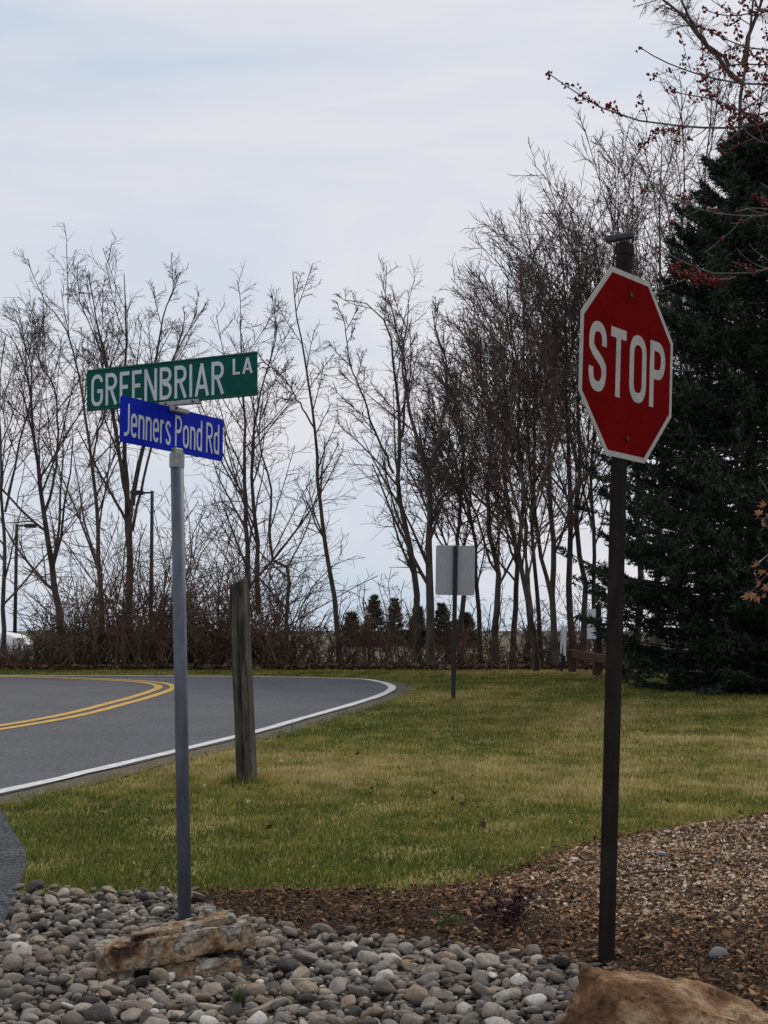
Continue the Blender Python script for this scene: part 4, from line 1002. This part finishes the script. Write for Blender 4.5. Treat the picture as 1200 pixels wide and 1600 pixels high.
# low branch still holding dry leaves
pts = [Vector(trunk[6]), P(1290, 840, 8.0), P(1235, 850, 7.6), P(1205, 862, 7.4), P(1185, 880, 7.3)]
lb = spline(pts, 14); lsub = grow(lb[None], np.linspace(.009, .003, 14)[None], n=6, t0=.5, t1=.98, ln=(.12, .25), ang=(35, 75), K=5, up=-.3, wob=.1, rk=.5, rmin=.002, fall=.2)
V, Q = join([tubes(lb[None], np.linspace(.009, .003, 14)[None], 5), tubes(*lsub, 4)])
lbo = mesh_np('low_branch', V - np.array(MT), Q, M['maple_bark'], mroot)
def leaf_mesh(name, m, s=.05, curl=.35):
    prof = [(0, 0), (.25, -.12), (.55, -.55), (.5, -.18), (.9, -.42), (.78, -.12), (1.25, 0), (.78, .12), (.9, .42), (.5, .18), (.55, .55), (.25, .12)]
    bm = bmesh.new(); vs = []
    for a, b in prof:
        vs.append(bm.verts.new(((a - .5) * s, b * s, s * (curl * b * b * 1.6 + curl * .5 * (a - .5) ** 2 + .06 * noise.noise(Vector((a * 3, b * 3, s * 90)))))))
    mid = bm.verts.new((.02 * s, 0, -.03 * s))
    for i in range(len(vs)): bm.faces.new((vs[i], vs[(i + 1) % len(vs)], mid))
    me = bpy.data.meshes.new(name); bm.normal_update(); bm.to_mesh(me); bm.free(); me.materials.append(m)
    return me
dl = [leaf_mesh('dry_leaf', M['dryleaf'], .05, c) for c in (.7, 1.1, -.9)]
for i, (px_, py_, Yd) in enumerate([(1186, 800, 7.4), (1194, 790, 7.45), (1190, 818, 7.4), (1198, 806, 7.4), (1183, 884, 7.3), (1191, 892, 7.3), (1178, 896, 7.28), (1188, 912, 7.3), (1197, 918, 7.3), (1176, 930, 7.28), (1168, 932, 7.3), (1185, 934, 7.28), (1195, 932, 7.3), (1205, 925, 7.3), (1203, 895, 7.3), (1210, 800, 7.4), (1212, 905, 7.35)]):
    o = link(bpy.data.objects.new('dry_leaf', dl[i % 3]), lbo)
    o.location = P(px_, py_, Yd) - MT; o.rotation_euler = (rng.uniform(.6, 2.4), rng.uniform(-.8, .8), rng.uniform(0, 6.28)); s_ = rng.uniform(.75, 1.15); o.scale = (s_, s_, s_)

# ------------------------------------------------------------------ small plants, fallen leaves, stick
def leafy_plant(name, base, n, rad, ht, size, m, label, cat, seed):
    r = np.random.default_rng(seed)
    root = empty(name, base); tag(root, label, cat)
    ns = max(5, n // 40)
    d = r.normal(0, 1, (ns, 3)); d[:, 2] = np.abs(d[:, 2]) * .8 + .5; d /= np.linalg.norm(d, axis=1, keepdims=True)
    K = 5; pt_ = np.linspace(0, 1, K)[None, :, None] * d[:, None, :] * np.array([rad, rad, ht]) * r.uniform(.7, 1.1, (ns, 1, 1)) + r.normal(0, .006, (ns, K, 3))
    mesh_np('stems', *tubes(pt_, np.full((ns, K), .0025), 3), M['brush'], root)
    c = pt_[r.integers(0, ns, n), r.integers(1, K, n)] + r.normal(0, .018, (n, 3))
    base_ = np.array([[-1, 0, 0], [0, -.5, .12], [1, 0, 0], [0, .5, .12]], float)
    V = rot_batch(base_[None] * (size * r.uniform(.6, 1.2, n))[:, None, None], r.uniform(0, 6.28, n), r.normal(0, .6, n), r.normal(0, .6, n)) + c[:, None, :]
    V[..., 2] = np.maximum(V[..., 2], .002)
    mesh_np('foliage', V.reshape(-1, 3), np.arange(n * 4).reshape(-1, 4), m, root, smooth=False, attr=np.repeat(r.random(n), 4))
def tuft(base, n, ht, spread, label, seed, w=.004):
    r = np.random.default_rng(seed)
    K = 5; a = r.uniform(0, 6.28, n); l = r.uniform(.5, 1, n) * ht; f_ = np.linspace(0, 1, K)
    rad = spread * r.uniform(.3, 1, n)[:, None] * f_[None] ** 1.6
    p = np.stack([np.cos(a)[:, None] * rad, np.sin(a)[:, None] * rad, l[:, None] * (f_ - .25 * f_ ** 3)[None]], -1) + r.normal(0, .008, (n, 1, 3)) * np.array([1, 1, 0])
    sv = np.stack([-np.sin(a), np.cos(a), 0 * a], 1)[:, None, :] * (w * (1 - f_ * .85))[None, :, None]
    V = np.stack([p - sv, p + sv], 2).reshape(-1, 3)
    idx = np.arange(n * K * 2).reshape(n, K, 2)
    Q = np.stack([idx[:, :-1, 0], idx[:, :-1, 1], idx[:, 1:, 1], idx[:, 1:, 0]], -1).reshape(-1, 4)
    o = mesh_np('grass_tuft', V, Q, M['weed'], smooth=False); o.location = base
    tag(o, label, 'weed')
def bedpt(x, y, dz=0):
    p = G(x, y); p.z += float(mound(np.array([p.x]), np.array([p.y]))[0]) + dz
    return p
leafy_plant('burgundy_shrub', bedpt(795, 1462), 420, .17, .15, .016, M['burgundy'], 'low dark burgundy leaved shrub at the border of mulch and stones', 'shrub', 81)
leafy_plant('creeping_weed', bedpt(700, 1462), 120, .06, .06, .011, M['weed'], 'small green weed in the dark mulch next to the burgundy shrub', 'weed', 82)
tuft(bedpt(862, 1368, -.005), 46, .06, .10, 'clump of grass growing in the mulch by the lawn', 83)
tuft(bedpt(1042, 1330, -.005), 22, .045, .07, 'thin grass clump in the mulch behind the stop post', 84)
p = G(372, 1590); p.z += .05
tuft(p, 30, .085, .08, 'green grass tuft sprouting between the river stones', 85)
# stick and single stones on the mulch
a, b = bedpt(965, 1397, .02), bedpt(1082, 1392, .02)
stv = spline([a, a.lerp(b, .4) + Vector((0, 0, .008)), a.lerp(b, .7), b], 10)
c_ = np.array(a); sv = join([tubes((stv - c_)[None], np.linspace(.006, .003, 10)[None], 6)])
o = mesh_np('stick', *sv, M['brush']); o.location = a; tag(o, 'thin dark stick lying on the mulch behind the stop post', 'stick')
def lone(px_, py_, s, label, var, m=None):
    p = bedpt(px_, py_, .012); me = variants[var]
    if m: me = me.copy(); me.materials.clear(); me.materials.append(m)
    o = link(bpy.data.objects.new('loose_stone', me)); o.location = p; o.scale = s; o.rotation_euler = (0.1, .1, rng.uniform(0, 3)); tag(o, label, 'stone')
M['bluestone'] = mat('pale_blue_stone', (.20, .24, .29), (.32, .36, .40), scale=40, rough=.7)
M['greystone'] = mat('grey_stone', (.13, .13, .14), (.20, .20, .21), scale=30, rough=.75)
lone(1034, 1366, (.024, .018, .014), 'pale blue pebble on the light mulch', 2, M['bluestone'])
lone(1122, 1526, (.045, .03, .024), 'grey stone on the dark mulch behind the boulder', 5, M['greystone'])
pm = [leaf_mesh('fallen_leaf', M['paleleaf'], .05, c) for c in (.3, .7)]
dm = [leaf_mesh('fallen_leaf', M['darkleaf'], .075, c) for c in (.5, .9)]
for i, (px_, py_) in enumerate([(488, 1368), (558, 1358), (618, 1198), (555, 1168), (842, 1220), (892, 1297), (870, 1248), (567, 1268), (585, 1264), (205, 1340), (160, 1362), (210, 1364), (262, 1324), (318, 1236), (380, 1239), (604, 1298), (820, 1166), (388, 1262), (440, 1197)]):
    o = link(bpy.data.objects.new('fallen_leaf', pm[i % 2])); p = G(px_, py_); k_ = .75 * (p.y / 8) ** .3 * (1.5 if i == 0 else 1)
    o.location = p + Vector((0, 0, .045)); o.rotation_euler = (rng.normal(0, .4), rng.normal(0, .4), rng.uniform(0, 6.28)); o.scale = (k_,) * 3
    tag(o, 'small pale dry leaf lying on the lawn', 'leaf', 'pale leaves scattered on the lawn')
for i, (px_, py_) in enumerate([(422, 1305), (230, 1291), (202, 1265), (182, 1268), (756, 1302), (678, 1251), (365, 1241), (1043, 1264)] + [(float(rng.uniform(60, 1180)), float(rng.uniform(1110, 1290))) for _ in range(34)]):
    p = G(px_, py_); k_ = .8 if i < 8 else float(rng.uniform(.4, .75)); pxy = (np.array([p.x]), np.array([p.y]))
    if inside(np.vstack([offset(wl, .3), inner]), *pxy)[0] or inside(SIDE, *pxy)[0] or inside(MUL, *pxy)[0]: continue
    o = link(bpy.data.objects.new('fallen_leaf', dm[i % 2]))
    o.location = p + Vector((0, 0, .05)); o.rotation_euler = (rng.normal(.3, .5), rng.normal(0, .5), rng.uniform(0, 6.28)); o.scale = (k_,) * 3
    tag(o, 'curled dark brown leaf lying on the lawn', 'leaf', 'dark leaves scattered on the lawn')
